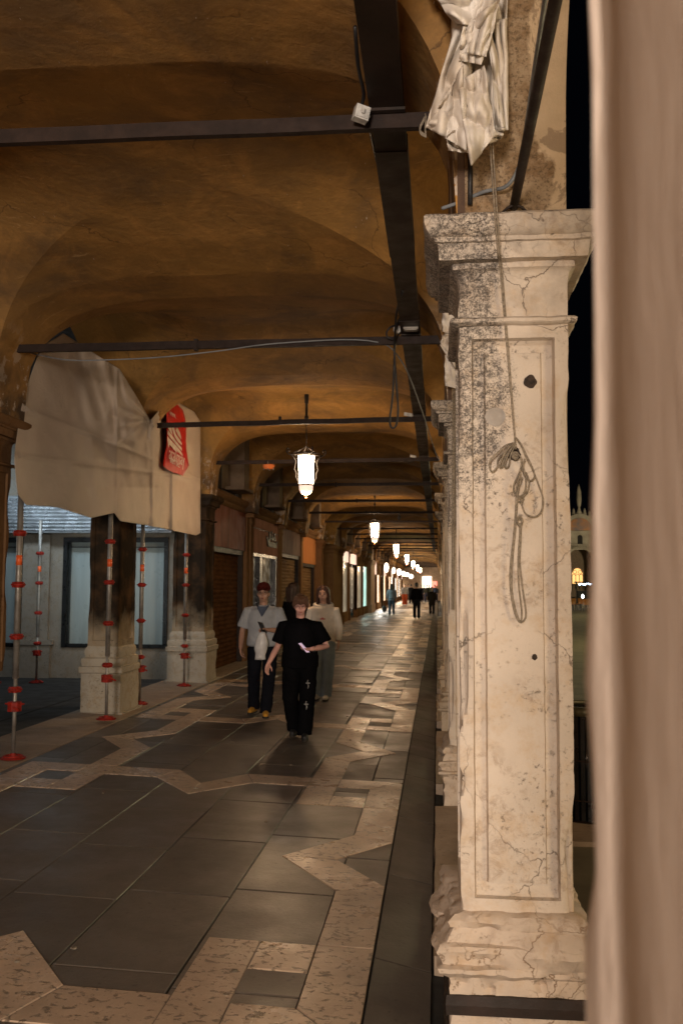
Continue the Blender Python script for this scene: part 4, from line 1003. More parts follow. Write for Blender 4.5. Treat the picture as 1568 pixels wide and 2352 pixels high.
# ------------------------------------------------------------------ rope on the nearest pillar
def zr(x, y, dy=0): return atY(1003.5+.24*x, 940.8+.24*y, SP-.012-dy)
LO = [[(735, 318, .01), (650, 345, .02), (570, 420, .03), (508, 485, .03), (505, 560, .02), (532, 592, .01), (574, 545, .005), (582, 480, .01), (640, 400, .02), (725, 315, .02)],
      [(745, 310, .02), (670, 375, .035), (620, 470, .03), (598, 548, .01), (640, 530, .0), (690, 400, .02), (745, 320, .02)],
      [(745, 320, .02), (700, 390, .03), (655, 490, .02), (652, 556, .0), (684, 536, .0), (705, 430, .02), (755, 330, .02)],
      [(750, 320, .02), (690, 360, .04), (640, 440, .03), (600, 520, .02), (615, 540, .01), (660, 440, .02), (740, 330, .02)],
      [(755, 268, .02), (800, 330, .03), (850, 450, .02), (905, 555, .01), (970, 720, .0), (1012, 860, .0), (992, 980, .0), (930, 1026, .0), (850, 1000, .0), (815, 930, .005), (795, 860, .01)],
      [(765, 280, .02), (810, 345, .03), (860, 450, .02), (912, 560, .01), (930, 640, .01), (890, 680, .0), (840, 640, .0), (815, 560, .01), (840, 470, .02)],
      [(770, 420, .01), (805, 470, .03), (800, 560, .02), (765, 650, .01), (735, 720, .01), (735, 790, .0), (775, 830, .0), (830, 800, .0), (850, 700, .01), (835, 600, .02), (820, 520, .02)],
      [(800, 600, .02), (770, 700, .02), (755, 790, .01), (790, 850, .0), (850, 800, .0), (880, 700, .0), (850, 600, .02)],
      [(815, 640, .02), (775, 760, .015), (765, 850, .01), (800, 890, .0), (830, 850, .0)],
      [(757, 830, .01), (745, 1050, .01), (722, 1300, .005), (700, 1500, .0), (700, 1700, .0), (735, 1920, .0), (785, 2032, .0), (835, 2010, .0), (848, 1930, .0), (815, 1700, .0), (790, 1450, .0), (798, 1250, .005), (802, 1110, .01)],
      [(765, 870, .01), (745, 1150, .01), (718, 1450, .0), (712, 1720, .0), (752, 1930, .0), (795, 2030, .0), (808, 1930, .0), (780, 1680, .0), (775, 1420, .0), (788, 1230, .01), (790, 1110, .01)]]
RP = thing('tied_rope', 'coiled pale rope with a knot, tied to the face of the nearest full pillar', 'rope', atY(1183, 1035, SP-.02))
def spl(P, sm=6):
    P = [Vector(p) for p in P]; out = []
    for i in range(len(P)-1):
        p0, p1, p2, p3 = P[max(i-1, 0)], P[i], P[i+1], P[min(i+2, len(P)-1)]
        for j in range(sm):
            t = j/sm; out.append(.5*((2*p1)+(-p0+p2)*t+(2*p0-5*p1+4*p2-p3)*t*t+(-p0+3*p1-3*p2+p3)*t**3))
    return out+[P[-1]]
b = MB()
for L in LO: b.tube(spl([zr(x, y, d) for x, y, d in L]), .0034, 7)
bpart(b, 'coil', M_ROPE, RP, smooth=True)
b = MB(); kc = zr(787, 1070, .006)
for k in range(3): b.tube([kc+Vector((.009*cos(a)*(1+.1*k), .005*sin(a+k)-.004*k, .014*sin(a)+.004*(k-1))) for a in [2*pi*i/14 for i in range(14)]], .0036, 7, closed=True)
bpart(b, 'knot', M_ROPE, RP, smooth=True); b = MB(); kc = zr(745, 440, .01)
for k in range(3): b.tube([kc+Vector((.011*cos(a), .006*sin(a+k)-.005*k, .008*sin(a)-.007*(k-1))) for a in [2*pi*i/14 for i in range(14)]], .0036, 7, closed=True)
bpart(b, 'knot', M_ROPE, RP, smooth=True)
b = MB(); p0 = atY(1124, 318, 3.60); p1 = zr(752, 380, .02); cap = atY(1141, 560, 3.66)
b.tube(spl([p0, cap, atY(1150, 640, 3.79), p1], 8), .0034, 7); b.tube(spl([p0+Vector((.010, 0, 0)), cap+Vector((.009, 0, 0)), atY(1150, 640, 3.79)+Vector((.007, .0, 0)), p1], 8), .0032, 7)
bpart(b, 'hanging_line', M_ROPE, RP, smooth=True)
b = MB(); b.tube([atY(1040, 893, 7.4), atY(1037, 1400, 7.45)], .005, 6); b.tube([atY(1044, 893, 7.4), atY(1041, 1400, 7.45)], .005, 6)
tag(b.ob('tied_rope', M_ROPE, None, True), 'double cord hanging from the small canvas strip beside the second pillar', 'rope')
# black vertical conduit left of the longitudinal rod above the capital
b = MB(); b.tube([atY(1080, 340, 3.80), atY(1079, 470, 3.80)], .010, 8); tag(b.ob('black_conduit', M_BLACK, None, True), 'short black conduit standing on the roped pillar capital behind the canvas', 'conduit')

# ------------------------------------------------------------------ scaffold props
def prop():
    t = thing('scaffold_prop', 'x', 'scaffold prop', (0, 0, 0), group='adjustable steel props under the arches')
    b = MB(); b.lathe((0, 0, 0), [(.0275, .72), (.0275, 2.58)], 14); b.ob('outer_tube', M_STEEL, t, True)
    b = MB(); b.lathe((0, 0, 0), [(.018, .02), (.018, .9)], 12); b.ob('inner_tube', M_STEEL, t, True)
    for z in (2.05, 1.575, 1.10, .62):
        b = MB(); b.lathe((0, 0, z), [(.03, -.028), (.04, -.024), (.05, -.010), (.064, -.007), (.066, .007), (.05, .012), (.04, .025), (.03, .028)], 18)
        for k in range(4): a = k*pi/2+.4; b.box(.042*cos(a)-.01, .042*cos(a)+.01, .042*sin(a)-.01, .042*sin(a)+.01, z-.026, z+.024)
        b.ob('collar', M_REDC, t, False)
    b = MB(); b.lathe((0, 0, 1.80), [(.0285, -.045), (.0285, .045)], 14); b.ob('sticker', M_ORST, t, True)
    b = MB(); b.lathe((0, 0, 0), [(.11, 0), (.115, .012), (.09, .018), (.085, .03), (.07, .03), (.065, .018), (.03, .02), (.022, .05)], 20); b.ob('base_plate', M_REDC, t, False)
    b = MB(); b.lathe((0, 0, .47), [(.03, -.05), (.065, -.045), (.065, .04), (.03, .045)], 8); b.tube([(-.09, 0, .49), (.09, 0, .49)], .009, 8); b.tube([(.0, -.05, .47), (.07, -.07, .44)], .01, 8); b.ob('adjusting_nut', M_REDC, t, False)
    return t
PR = prop(); PR.location = (-3.84, 8.40, .135); PR['label'] = 'nearest scaffold prop with red collars, leftmost in front of the grey wall'
for (x, y, z, l) in ((-3.80, 10.72, .165, 'scaffold prop standing right in front of the soot-blackened pillar'), (-3.93, 12.35, .135, 'scaffold prop just right of the soot-blackened pillar, before the papered window'),
                     (-3.95, 14.65, .135, 'scaffold prop beside the grey pilaster at the tarpaulin edge'), (-6.33, 14.6, .155, 'thin far scaffold prop against the grey wall left of the first papered window'), (-6.98, 14.5, .155, 'scaffold prop cut by the left edge near the grey wall')):
    c = copytree(PR); c.location = (x, y, z); c.rotation_euler.z = x*3; c['label'] = l

# ------------------------------------------------------------------ the square: bin, cafe, basilica
t = thing('litter_bin', 'dark slatted round litter bin standing in the square between the two near pillars', 'litter bin', (1.20, 7.8, -.12), group=None)
b = MB(); R = .29
for k in range(36): a = 2*pi*k/36; b.add([(R*cos(a-.055), R*sin(a-.055), .05), (R*cos(a+.055), R*sin(a+.055), .05), (R*cos(a+.055), R*sin(a+.055), .86), (R*cos(a-.055), R*sin(a-.055), .86),
    ((R-.012)*cos(a-.055), (R-.012)*sin(a-.055), .05), ((R-.012)*cos(a+.055), (R-.012)*sin(a+.055), .05), ((R-.012)*cos(a+.055), (R-.012)*sin(a+.055), .86), ((R-.012)*cos(a-.055), (R-.012)*sin(a-.055), .86)], [(0, 1, 2, 3), (7, 6, 5, 4), (0, 3, 7, 4), (1, 5, 6, 2), (3, 2, 6, 7)])
b.ob('slats', M_WINFRAME, t)
b = MB(); b.lathe((0, 0, 0), [(.26, .04), (.26, .84)], 28); b.ob('liner', M_GLASSD, t, True)
b = MB()
for z in (.2, .5): b.tube([((R+.004)*cos(2*pi*i/32), (R+.004)*sin(2*pi*i/32), z) for i in range(32)], .006, 6, closed=True)
b.lathe((0, 0, 0), [(.31, 0), (.31, .03), (.27, .05)], 28); b.ob('hoop', M_IRON, t, True)
b = MB()
for k in range(40):
    a0, a1 = 2*pi*k/40, 2*pi*(k+1)/40
    b.add([((r)*cos(a), (r)*sin(a), z) for a in (a0, a1) for r, z in ((R+.02, .84), (R+.02, .9), (R-.05, .905), (R-.055, .88))], [(0, 1, 5, 4), (1, 2, 6, 5), (2, 3, 7, 6), (3, 0, 4, 7)])
b.ob('rim', mat('bin_rim', (.22, .2, .13), (.1, .1, .06), rough=.4, metal=.6, sc=12), t, True)
b = MB(); b.box(.62, 3.2, 7.0, 8.9, -.13, -.085); tag(b.ob('pale_kerb', M_BEIGE), kind='structure')

M_CHAIR = mat('tan_chair_shell', (.45, .19, .05), rough=.4); M_CLEG = mat('pale_metal_legs', (.55, .5, .4), rough=.4, metal=.5)
def chair():
    t = thing('cafe_chair', 'x', 'chair', (0, 0, 0), group='cafe chairs in the square')
    b = MB(); b.box(-.22, .22, -.22, .2, .43, .46); b.ob('seat', M_CHAIR, t)
    b = MB(); n = 10
    for i in range(n):
        a0 = -1.1+2.2*i/n; a1 = -1.1+2.2*(i+1)/n; P = [(.25*sin(a), .24*cos(a)-.02) for a in (a0, a1)]
        b.add([(P[0][0], P[0][1], .45), (P[1][0], P[1][1], .45), (P[1][0]*1.08, P[1][1]*1.1, .86), (P[0][0]*1.08, P[0][1]*1.1, .86), (P[0][0]*.92, P[0][1]*.92, .45), (P[1][0]*.92, P[1][1]*.92, .45), (P[1][0], P[1][1]*1.02, .86), (P[0][0], P[0][1]*1.02, .86)], [(0, 1, 2, 3), (7, 6, 5, 4), (3, 2, 6, 7)])
    b.ob('backrest', M_CHAIR, t, True)
    for x, y in ((-.2, -.2), (.2, -.2), (-.2, .2), (.2, .2)):
        b = MB(); b.tube([(x*.85, y*.85, .44), (x*1.15, y*1.15, 0)], .014, 8); b.ob('leg', M_CLEG, t, True)
    return t
def gp(px, py, z=-.12): d = ray(px, py); s_ = (z-CH)/d.z; return d*s_+Vector((0, 0, CH))
def table():
    t = thing('cafe_table', 'x', 'table', (0, 0, 0), group='cafe tables in the square')
    b = MB(); b.lathe((0, 0, 0), [(.34, .72), (.36, .73), (.36, .75), (.34, .755)], 24); b.ob('tabletop', mat('white_table', (.7, .68, .62), rough=.3), t, True)
    b = MB(); b.lathe((0, 0, 0), [(.2, 0), (.2, .02), (.03, .04), (.03, .72)], 16); b.ob('pedestal', M_CLEG, t, True); return t
ch = chair(); cs_ = [((1319, 1400), .6, 'orange-brown cafe chair at the far end of the square, nearest the roped pillar'), ((1333, 1399), -.5, 'cafe chair left of the white table in the distant square'), ((1347, 1402), 2.6, 'cafe chair right of the white table in the distant square'), ((1357, 1401), 3.3, 'cafe chair closest to the blurred pillar in the distant square')]
for i, ((x, y), rz, l) in enumerate(cs_):
    c = ch if i == 0 else copytree(ch); c.location = gp(x, y+2); c.rotation_euler.z = rz; c.scale = (1.05,)*3; c['label'] = l
tb = table(); tb.location = gp(1341, 1397); tb['label'] = 'white round cafe table with a lamp among tan chairs'
c = copytree(tb); c.location = gp(1354, 1396); c['label'] = 'white cafe table right of the one with the lamp'
b = MB(); b.lathe((0, 0, 0), [(.04, 0), (.02, .06), (.09, .1), (.11, .22), (.06, .36), (.02, .4)], 14); o = b.ob('table_lamp', glow('table_lamp_glass', (1, .95, .9), 9), None, True); o.location = gp(1341, 1397)+Vector((-.1, 0, .76)); tag(o, 'small white glowing lamp on the cafe table', 'lamp')
kq = gp(1352, 1387)
t = thing('cafe_kiosk', 'dark cafe stand with rows of blue-white lights behind the tables', 'kiosk', kq)
b = MB(); b.box(-1.1, 1.4, .0, 1.4, 0, 1.35); b.box(-1.3, 1.7, -.1, 1.5, 2.2, 2.32); b.box(-1.3, -1.2, -.1, .0, 0, 2.2); b.box(1.6, 1.7, -.1, 0, 0, 2.2); b.ob('stand', M_WINFRAME, t)
b = MB()
for i in range(15): b.ball((-.95+.18*i, -.12, 2.02+.05*sin(i*1.7)+.012*i), .065 if i % 3 else .10, 8)
b.ob('light_string', glow('blue_white_bulb', (.62, .8, 1), 7), t, True)
# basilica front
M_BAS = mat('basilica_stone', (.42, .38, .29), (.28, .25, .19), sc=.9, rough=.8); M_BASD = mat('basilica_dark', (.02, .018, .015), rough=.9)
M_MOS = mat('mosaic', (.40, .17, .05), (.16, .13, .13), sc=.9, rough=.5, bump=0)
BA = thing('basilica_front', 'floodlit stone church front with gabled mosaic arch across the square', 'church', (22, 150, -.1))
def arcpoly(cx_, z0, r, n=18, ri=None):
    o = [(cx_+r*cos(pi*i/n), z0+r*sin(pi*i/n)) for i in range(n+1)]
    if ri: o += [(cx_-ri*cos(pi*i/n), z0+ri*sin(pi*i/n)) for i in range(n+1)]
    return o
b = MB()
for cx_ in (16.6, 22.0, 27.4):                                  # wall between the openings
    b.box(cx_-2.7, cx_+2.7, 150, 152, 7.6, 9.9)
    b.box(cx_-2.7, cx_-1.95, 150, 152, 0, 7.6); b.box(cx_+1.95, cx_+2.7, 150, 152, 0, 7.6)
    for sgn in (-1, 1):
        for i in range(10):
            a0, a1 = pi/2*i/10, pi/2*(i+1)/10
            b.prism([(cx_+sgn*1.95*cos(a0), 5.6+1.95*sin(a0)), (cx_+sgn*1.95*cos(a1), 5.6+1.95*sin(a1)), (cx_+sgn*1.95*cos(a1), 7.6), (cx_+sgn*1.95*cos(a0), 7.6)], 'y', 150.0, 151.0)
    b.box(cx_-2.72, cx_+2.72, 149.8, 149.99, 9.9, 10.3)
bpart(b, 'wall', M_BAS, BA)
for cx_ in (16.6, 22.0, 27.4):
    b = MB(); b.prism(arcpoly(cx_, 10.35, 2.65), 'y', 150.02, 151.5); ar = bpart(b, 'gable_arch', M_BAS, BA)
    b = MB(); b.prism(arcpoly(cx_, 10.37, 1.95), 'y', 149.9, 150.015); b.ob('mosaic_lunette', M_MOS, ar)
    b = MB()
    for i in range(9):
        a = pi*(i+1)/10; x = cx_+2.75*cos(a); z = 10.35+2.75*sin(a)
        b.lathe((x, 150.6, z), [(.28, -.2), (.32, .1), (.18, .35), (.22, .55), (.05, .95)], 8)
    b.lathe((cx_, 150.6, 13.0), [(.5, 0), (.3, .5), (.16, 1.0), (.3, 1.3), (.42, 2.2), (.36, 3.4), (.2, 4.2), (.04, 4.7)], 10)
    b.ob('crocket_statues', M_BAS, ar, True)
    b = MB(); b.prism([(cx_-.38, 8.25), (cx_+.38, 8.25), (cx_+.38, 9.3)]+[(cx_+.38*cos(pi*i/8), 9.3+.38*sin(pi*i/8)) for i in range(1, 8)]+[(cx_-.38, 9.3)], 'y', 149.95, 149.99); bpart(b, 'small_window', M_BASD, BA)
    b = MB(); b.box(cx_-2.7, cx_+2.7, 149.2, 149.4, 8.05, 8.2); b.box(cx_-2.7, cx_+2.7, 149.2, 149.5, 7.35, 7.5)
    for i in range(20): b.lathe((cx_-2.6+i*.27, 149.3, 7.5), [(.05, 0), (.09, .15), (.05, .4), (.08, .55)], 6)
    bpart(b, 'balustrade', M_BAS, BA)
    b = MB(); n = 18
    for i in range(n):
        a0, a1 = pi*i/n, pi*(i+1)/n; b.prism([(cx_+1.95*cos(a0), 5.6+1.95*sin(a0)), (cx_+2.3*cos(a0), 5.6+2.3*sin(a0)), (cx_+2.3*cos(a1), 5.6+2.3*sin(a1)), (cx_+1.95*cos(a1), 5.6+1.95*sin(a1))], 'y', 149.8, 149.99)
    bpart(b, 'arch_band', M_BAS, BA)
    b = MB(); b.box(cx_-2, cx_+2, 153.4, 153.6, 0, 8); pb_ = bpart(b, 'portal_wall', mat('portal_wall', (.16, .11, .06)), BA)
    b = MB(); b.prism([(cx_-.82, 2.1), (cx_+.82, 2.1), (cx_+.82, 3.6)]+[(cx_+.82*cos(pi*i/10), 3.6+.95*sin(pi*i/10)) for i in range(1, 10)]+[(cx_-.82, 3.6)], 'y', 153.3, 153.39); lw = b.ob('glowing_window', glow('warm_church_window', (1, .55, .18), 1.25), pb_)
    b = MB()
    for x in (-.84, -.28, .28, .84): b.box(cx_+x-.04, cx_+x+.04, 153.2, 153.29, 1.2, 3.5)
    b.box(cx_-.95, cx_+.95, 153.2, 153.28, 1.9, 2.12)
    for x in (-.41, .41): b.tube([(cx_+x+.28*cos(2*pi*i/16), 153.25, 3.95+.28*sin(2*pi*i/16)) for i in range(16)], .045, 6, closed=True)
    for x in (-.56, 0, .56): b.tube([(cx_+x+.28*cos(pi*i/10), 153.25, 3.3+.3*sin(pi*i/10)) for i in range(11)], .045, 6)
    b.ob('tracery', M_BASD, lw)

# ------------------------------------------------------------------ people
def rem(mb, vox, name, m, parent, it=3, wr=0, wsc=(9, 9, 4), hsc=1.):
    me = mb.me('tmp', m); o = bpy.data.objects.new('tmp', me); TS.collection.objects.link(o)
    r = o.modifiers.new('r', 'REMESH'); r.mode = 'VOXEL'; r.voxel_size = vox; r.use_smooth_shade = True
    s = o.modifiers.new('s', 'SMOOTH'); s.factor = .5; s.iterations = it
    TS.view_layers[0].update(); dg = TS.view_layers[0].depsgraph; dg.update(); e = o.evaluated_get(dg); nm = bpy.data.meshes.new_from_object(e); nm.name = name
    bpy.data.objects.remove(o); bpy.data.meshes.remove(me)
    if not nm.materials: nm.materials.append(m)
    if wr:
        NN = [v.normal.copy() for v in nm.vertices]
        for v, nv_ in zip(nm.vertices, NN):
            q = Vector((v.co.x*wsc[0], v.co.y*wsc[1], v.co.z*wsc[2]))
            a = noise.noise(q+Vector((3*noise.noise(q*.7), 0, 0))); a = (1-abs(a)*2)
            v.co += nv_*wr*a
    nm.polygons.foreach_set('use_smooth', [True]*len(nm.polygons))
    return link(name, nm, parent)
def hand(b, w, d, nrm, curl=.35, side=1, spread=.12, s=1.):
    d = Vector(d).normalized(); nrm = Vector(nrm); nrm = (nrm-d*nrm.dot(d)).normalized(); sd = d.cross(nrm)*side; w = Vector(w)
    for k in (-1, -.33, .33, 1):
        b.tube([w+sd*k*.016*s, w+d*.045*s+sd*k*.027*s, w+d*.085*s+sd*k*.029*s], [.016*s, .015*s, .012*s], 8)
    for k, ln in ((-1.5, .062), (-.5, .078), (.5, .083), (1.5, .073)):
        p = w+d*.082*s+sd*k*.0185*s; dd = (d+sd*k*spread*.5).normalized(); L = [p]; ang = 0
        for q, f in ((.42, 1), (.32, 1.2), (.26, 1.2)):
            ang += curl*f; v = dd*cos(ang)+nrm*sin(ang); p = p+v*ln*q*s; L.append(p)
        b.tube(L, [.0098*s, .009*s, .008*s, .006*s], 8)
    p = w+d*.025*s+sd*.026*s; L = [p, p+(d*.5+sd*.8+nrm*.25).normalized()*.034*s, p+(d*.5+sd*.8+nrm*.25).normalized()*.034*s+(d*.85+sd*.35+nrm*.4).normalized()*.032*s, p+(d*.5+sd*.8+nrm*.25).normalized()*.034*s+(d*.95+sd*.1+nrm*.45).normalized()*.056*s]
    b.tube(L, [.013*s, .011*s, .0095*s, .007*s], 8)
HM = {}
def skinm(c): 
    k = tuple(c)
    if k not in HM:
        HM[k] = mat('skin', c, tuple(x*.82 for x in c), sc=14, rough=.5, bump=.15, bsc=90)
    return HM[k]
def clothm(n, c, r=.85): return mat(n, c, tuple(x*.78 for x in c), sc=7, rough=r, spec=0, bump=.5, bd=.004, bsc=140)
def person(label, loc, rz, h, arms, legs, shirt, trous, shoe, skin=(.46, .26, .18), vox=.008, sleeve='short', hair=None, hairc=(.06, .03, .015), hpitch=.0, hyaw=0., build=1., hem=.90, loose=1., coat=None, far=False, face=True, tz=0., neckc=None, tr_w=1., skirt=None):
    k = h/1.75; t = thing('person', label, 'person', loc, rz); t.scale = (k, k, k)
    HR = Matrix.Rotation(hyaw, 3, 'Z') @ Matrix.Rotation(hpitch, 3, 'X'); N0 = Vector((0, .0, 1.50))
    H = lambda x, y, z: N0+HR @ (Vector((x, y, z))-N0)
    b = MB()
    b.ball(H(0, .004, 1.642), (.074, .094, .108), 22, rot=HR); b.ball(H(0, -.026, 1.575), (.056, .062, .062), 18, rot=HR); b.ball(H(0, -.052, 1.545), (.028, .026, .022), 12, rot=HR)
    b.tube([H(0, -.088, 1.648), H(0, -.104, 1.618), H(0, -.092, 1.606)], [.009, .014, .012], 8)
    for s in (-1, 1):
        b.ball(H(s*.077, .008, 1.625), (.010, .018, .030), 10, rot=HR); b.ball(H(s*.042, -.06, 1.60), (.025, .022, .026), 10, rot=HR); b.ball(H(s*.03, -.078, 1.655), (.026, .012, .009), 10, rot=HR)
    b.tube([H(0, -.082, 1.575), H(0, -.09, 1.566), H(0, -.082, 1.555)], [.016, .017, .014], 8)
    b.tube([(0, .025, 1.40), (0, .012, 1.47), H(0, .005, 1.56)], [.062, .053, .055], 14)
    bw_ = build
    b.lathe((0, .01, 0), [(.10, .84), (.15*bw_, .90), (.155*bw_, .97), (.13*bw_, 1.10), (.145*bw_, 1.24), (.165*bw_, 1.34), (.165, 1.40), (.12, 1.435), (.06, 1.46)], 22, ex=1.05, ey=.68)
    for (sh, el, wr_, hd, hn, cu, sd) in arms:
        b.tube([Vector(sh)*.8+Vector((0, 0, .28)), sh, Vector(sh)*.5+Vector(el)*.5, el, Vector(el)*.5+Vector(wr_)*.5, wr_], [.045, .052, .046, .038, .037, .026], 12)
        hand(b, wr_, hd, hn, cu, sd)
    for (hp, kn, an, fd) in legs:
        b.tube([hp, Vector(hp)*.5+Vector(kn)*.5, kn, Vector(kn)*.6+Vector(an)*.4, an], [.085, .072, .055, .052, .036], 12); b.tube([an, Vector(an)+Vector(fd)*.06+Vector((0, 0, -.03))], [.036, .03], 10)
    rem(b, vox, 'body', skinm(skin), t, 2)
    if face:
        for s in (-1, 1):
            e = MB(); e.ball(H(s*.031, -.084, 1.640), (.015, .008, .0075), 10, rot=HR); e.ob('eye', M_EYE, t, True)
            e = MB(); e.tube([H(s*.05, -.078, 1.662), H(s*.032, -.093, 1.668), H(s*.014, -.092, 1.662)], [.003, .005, .004], 6); e.ob('eyebrow', mat('brow', hairc, bump=0), t, True)
        e = MB(); e.ball(H(0, -.097, 1.567), (.021, .008, .0065), 10, rot=HR); e.ob('lips', mat('lips', (.36, .12, .1), bump=0), t, True)
    # shirt
    b = MB(); lo = loose
    b.lathe((0, .01, 0), [(.150*bw_*lo, hem), (.168*bw_*lo, hem+.02), (.166*bw_*lo, 1.0), (.156*bw_*lo, 1.12), (.168*bw_*lo, 1.26), (.18*bw_, 1.35), (.175, 1.41), (.125, 1.448), (.078, 1.468), (.066, 1.475)], 26, ex=1.08, ey=.72)
    for (sh, el, wr_, *_r) in arms:
        sh, el, wr_ = Vector(sh), Vector(el), Vector(wr_); inn = Vector((sh.x*.55, sh.y, sh.z+.015))
        if sleeve == 'short': b.tube([inn, sh, sh*.6+el*.4, sh*.22+el*.78], [.06, .072, .070*lo, .078*lo], 16)
        else: b.tube([inn, sh, sh*.5+el*.5, el, el*.5+wr_*.5, el*.08+wr_*.92], [.058, .066, .058*lo, .054*lo, .050*lo, .038*lo], 16)
    if coat: b.lathe((0, .01, 0), [(.19*bw_, coat), (.185*bw_, coat+.3), (.17*bw_, 1.1)], 24, ex=1.05, ey=.78)
    rem(b, vox*1.1, 'shirt' if not coat else 'coat', shirt, t, 3, .0065 if not far else .004)
    # trousers
    b = MB(); b.lathe((0, .012, 0), [(.12, .80), (.158*bw_, .86), (.165*bw_, .93), (.150*bw_, .99), (.148*bw_, 1.0)], 22, ex=1.05, ey=.74)
    for (hp, kn, an, fd) in legs:
        hp, kn, an = Vector(hp), Vector(kn), Vector(an)
        b.tube([hp, hp*.55+kn*.45, kn, kn*.5+an*.5, an+Vector((0, 0, .0)), an+Vector((0, 0, -.035))], [.098*bw_, .092*tr_w, .080*tr_w, .076*tr_w, .077*tr_w, .078*tr_w], 16)
    rem(b, vox*1.1, 'trousers', trous, t, 3, .008 if not far else .004, (8, 8, 6))
    for (hp, kn, an, fd) in legs:
        an = Vector(an); fd = Vector(fd).normalized(); sd = fd.cross(Vector((0, 0, 1))); b = MB(); zf = an.z-.085
        for (q, w, hh) in ((-.07, .035, .07), (-.02, .04, .085), (.05, .042, .07), (.11, .046, .05), (.155, .04, .042), (.19, .022, .035)):
            pass
        b.tube([an-fd*.055+Vector((0, 0, zf-an.z+.04)), an+Vector((0, 0, zf-an.z+.048)), an+fd*.07+Vector((0, 0, zf-an.z+.042)), an+fd*.13+Vector((0, 0, zf-an.z+.034)), an+fd*.175+Vector((0, 0, zf-an.z+.028))], [.036, .044, .044, .040, .026], 14)
        b.tube([an+Vector((0, 0, -.05)), an+Vector((0, 0, .0))], [.042, .04], 12)
        so_ = rem(b, vox, 'shoe', shoe, t, 2)
        b = MB()
        P = [an-fd*.085, an-fd*.08+sd*.035, an+fd*.02+sd*.04, an+fd*.12+sd*.044, an+fd*.19+sd*.02, an+fd*.2, an+fd*.19-sd*.02, an+fd*.12-sd*.044, an+fd*.02-sd*.04, an-fd*.08-sd*.035]
        b.add([(p.x, p.y, zf-.004) for p in P]+[(p.x, p.y, zf+.018) for p in P], [tuple(range(10))[::-1], tuple(range(10, 20))]+[(i, (i+1) % 10, 10+(i+1) % 10, 10+i) for i in range(10)])
        b.ob('sole', M_SOLE, so_)
    if hair:
        b = MB(); hair(b, H, HR); rem(b, vox*.9, 'hair', mat('hair', hairc, tuple(x*.5 for x in hairc), sc=20, rough=.45, bump=.8, bsc=60, stretch=(6, 6, .6)), t, 2, .004, (40, 40, 5))
    return t, H, HR
M_EYE = mat('dark_eye', (.03, .02, .018), rough=.25, bump=0); M_SOLE = mat('shoe_sole', (.03, .025, .02), rough=.8)
def hair_short(b, H, HR):
    b.ball(H(0, .022, 1.672), (.084, .098, .098), 20, rot=HR); b.ball(H(0, .045, 1.63), (.078, .075, .09), 16, rot=HR)
def hair_boy(b, H, HR):
    b.ball(H(0, .022, 1.682), (.092, .104, .096), 22, rot=HR); b.ball(H(0, .045, 1.63), (.082, .075, .09), 16, rot=HR)
    for i, x in enumerate((-.075, -.055, -.036, -.018, 0.0, .02, .04, .06, .078)):
        ln = (.055, .045, .035, .045, .05, .035, .042, .055, .07)[i]
        b.tube([H(x*.8, -.055, 1.75), H(x, -.093+abs(x)*.35, 1.715), H(x*1.08+.006, -.100+abs(x)*.5, 1.70-ln)], [.02, .017, .006], 8)
    for s in (-1, 1): b.tube([H(s*.08, -.01, 1.70), H(s*.086, -.02, 1.64), H(s*.083, -.022, 1.61)], [.02, .016, .008], 8)
def hair_long(b, H, HR, ln=1.36, back=False):
    b.ball(H(0, .022, 1.668), (.086, .100, .098), 20, rot=HR)
    for s in (-1, 1):
        for q in (0, 1, 2): b.tube([H(s*.03, -.03, 1.752), H(s*(.072+.004*q), -.035+.03*q, 1.70), H(s*.087, -.025+.035*q, 1.62), H(s*.088, -.01+.03*q, 1.54), Vector((s*.085, .0+.03*q, 1.45)), Vector((s*.075, .03+.02*q, ln))], [.018, .022, .02, .022, .022, .012], 8)
    for x in (-.05, 0, .05): b.tube([H(x, .09, 1.68), H(x, .1, 1.56), Vector((x, .10, 1.45)), Vector((x*.8, .11, ln-.04))], [.04, .04, .035, .02], 10)
LG = lambda lx, ly, rx, ry, lift=0: [((-.095, 0, .90), (-.10, -.03+lx*.5, .50), (-.105, ly, .10+lift), (0, -1, 0)), ((.095, 0, .90), (.10, -.05+rx*.5, .50), (.105, ry, .10), (.05, -1, 0))]
def glasses(t, H, r=.021):
    b = MB()
    for s in (-1, 1):
        b.tube([H(s*.032+r*1.15*cos(2*pi*i/18), -.101, 1.638+r*.85*sin(2*pi*i/18)) for i in range(18)], .0018, 6, closed=True)
        b.tube([H(s*.055, -.1, 1.642), H(s*.078, .0, 1.64)], .0016, 6)
    b.tube([H(-.01, -.101, 1.642), H(.01, -.101, 1.642)], .0018, 6); b.ob('glasses', M_BLACK, t, True)
def gz(x): return fz(x)+.004
# man in cap
mx, my = -2.19, 11.85
T1, H1, _ = person('man in a dark red cap, grey short-sleeved shirt and yellow shoes', (mx, my, gz(mx)), .06, 1.645,
    [((-.205, .01, 1.385), (-.285, .03, 1.12), (-.285, -.10, .90), (.15, -.25, -1), (1, 0, 0), .45, -1), ((.205, .01, 1.385), (.285, -.03, 1.13), (.085, -.245, 1.16), (-1, -.1, .15), (0, -.3, -1), .9, 1)],
    [((-.10, 0, .90), (-.12, .03, .50), (-.13, .12, .12), (-.2, -1, 0)), ((.10, 0, .90), (.095, -.08, .51), (.06, -.10, .10), (.1, -1, 0))],
    clothm('grey_linen_shirt', (.40, .42, .45)), clothm('dark_navy_trousers', (.012, .013, .018)), mat('yellow_suede', (.62, .30, .03), rough=.8, bump=.2),
    hair=hair_short, hairc=(.05, .03, .02), build=1.08, hem=.93, loose=1.1, vox=.0075)
glasses(T1, H1)
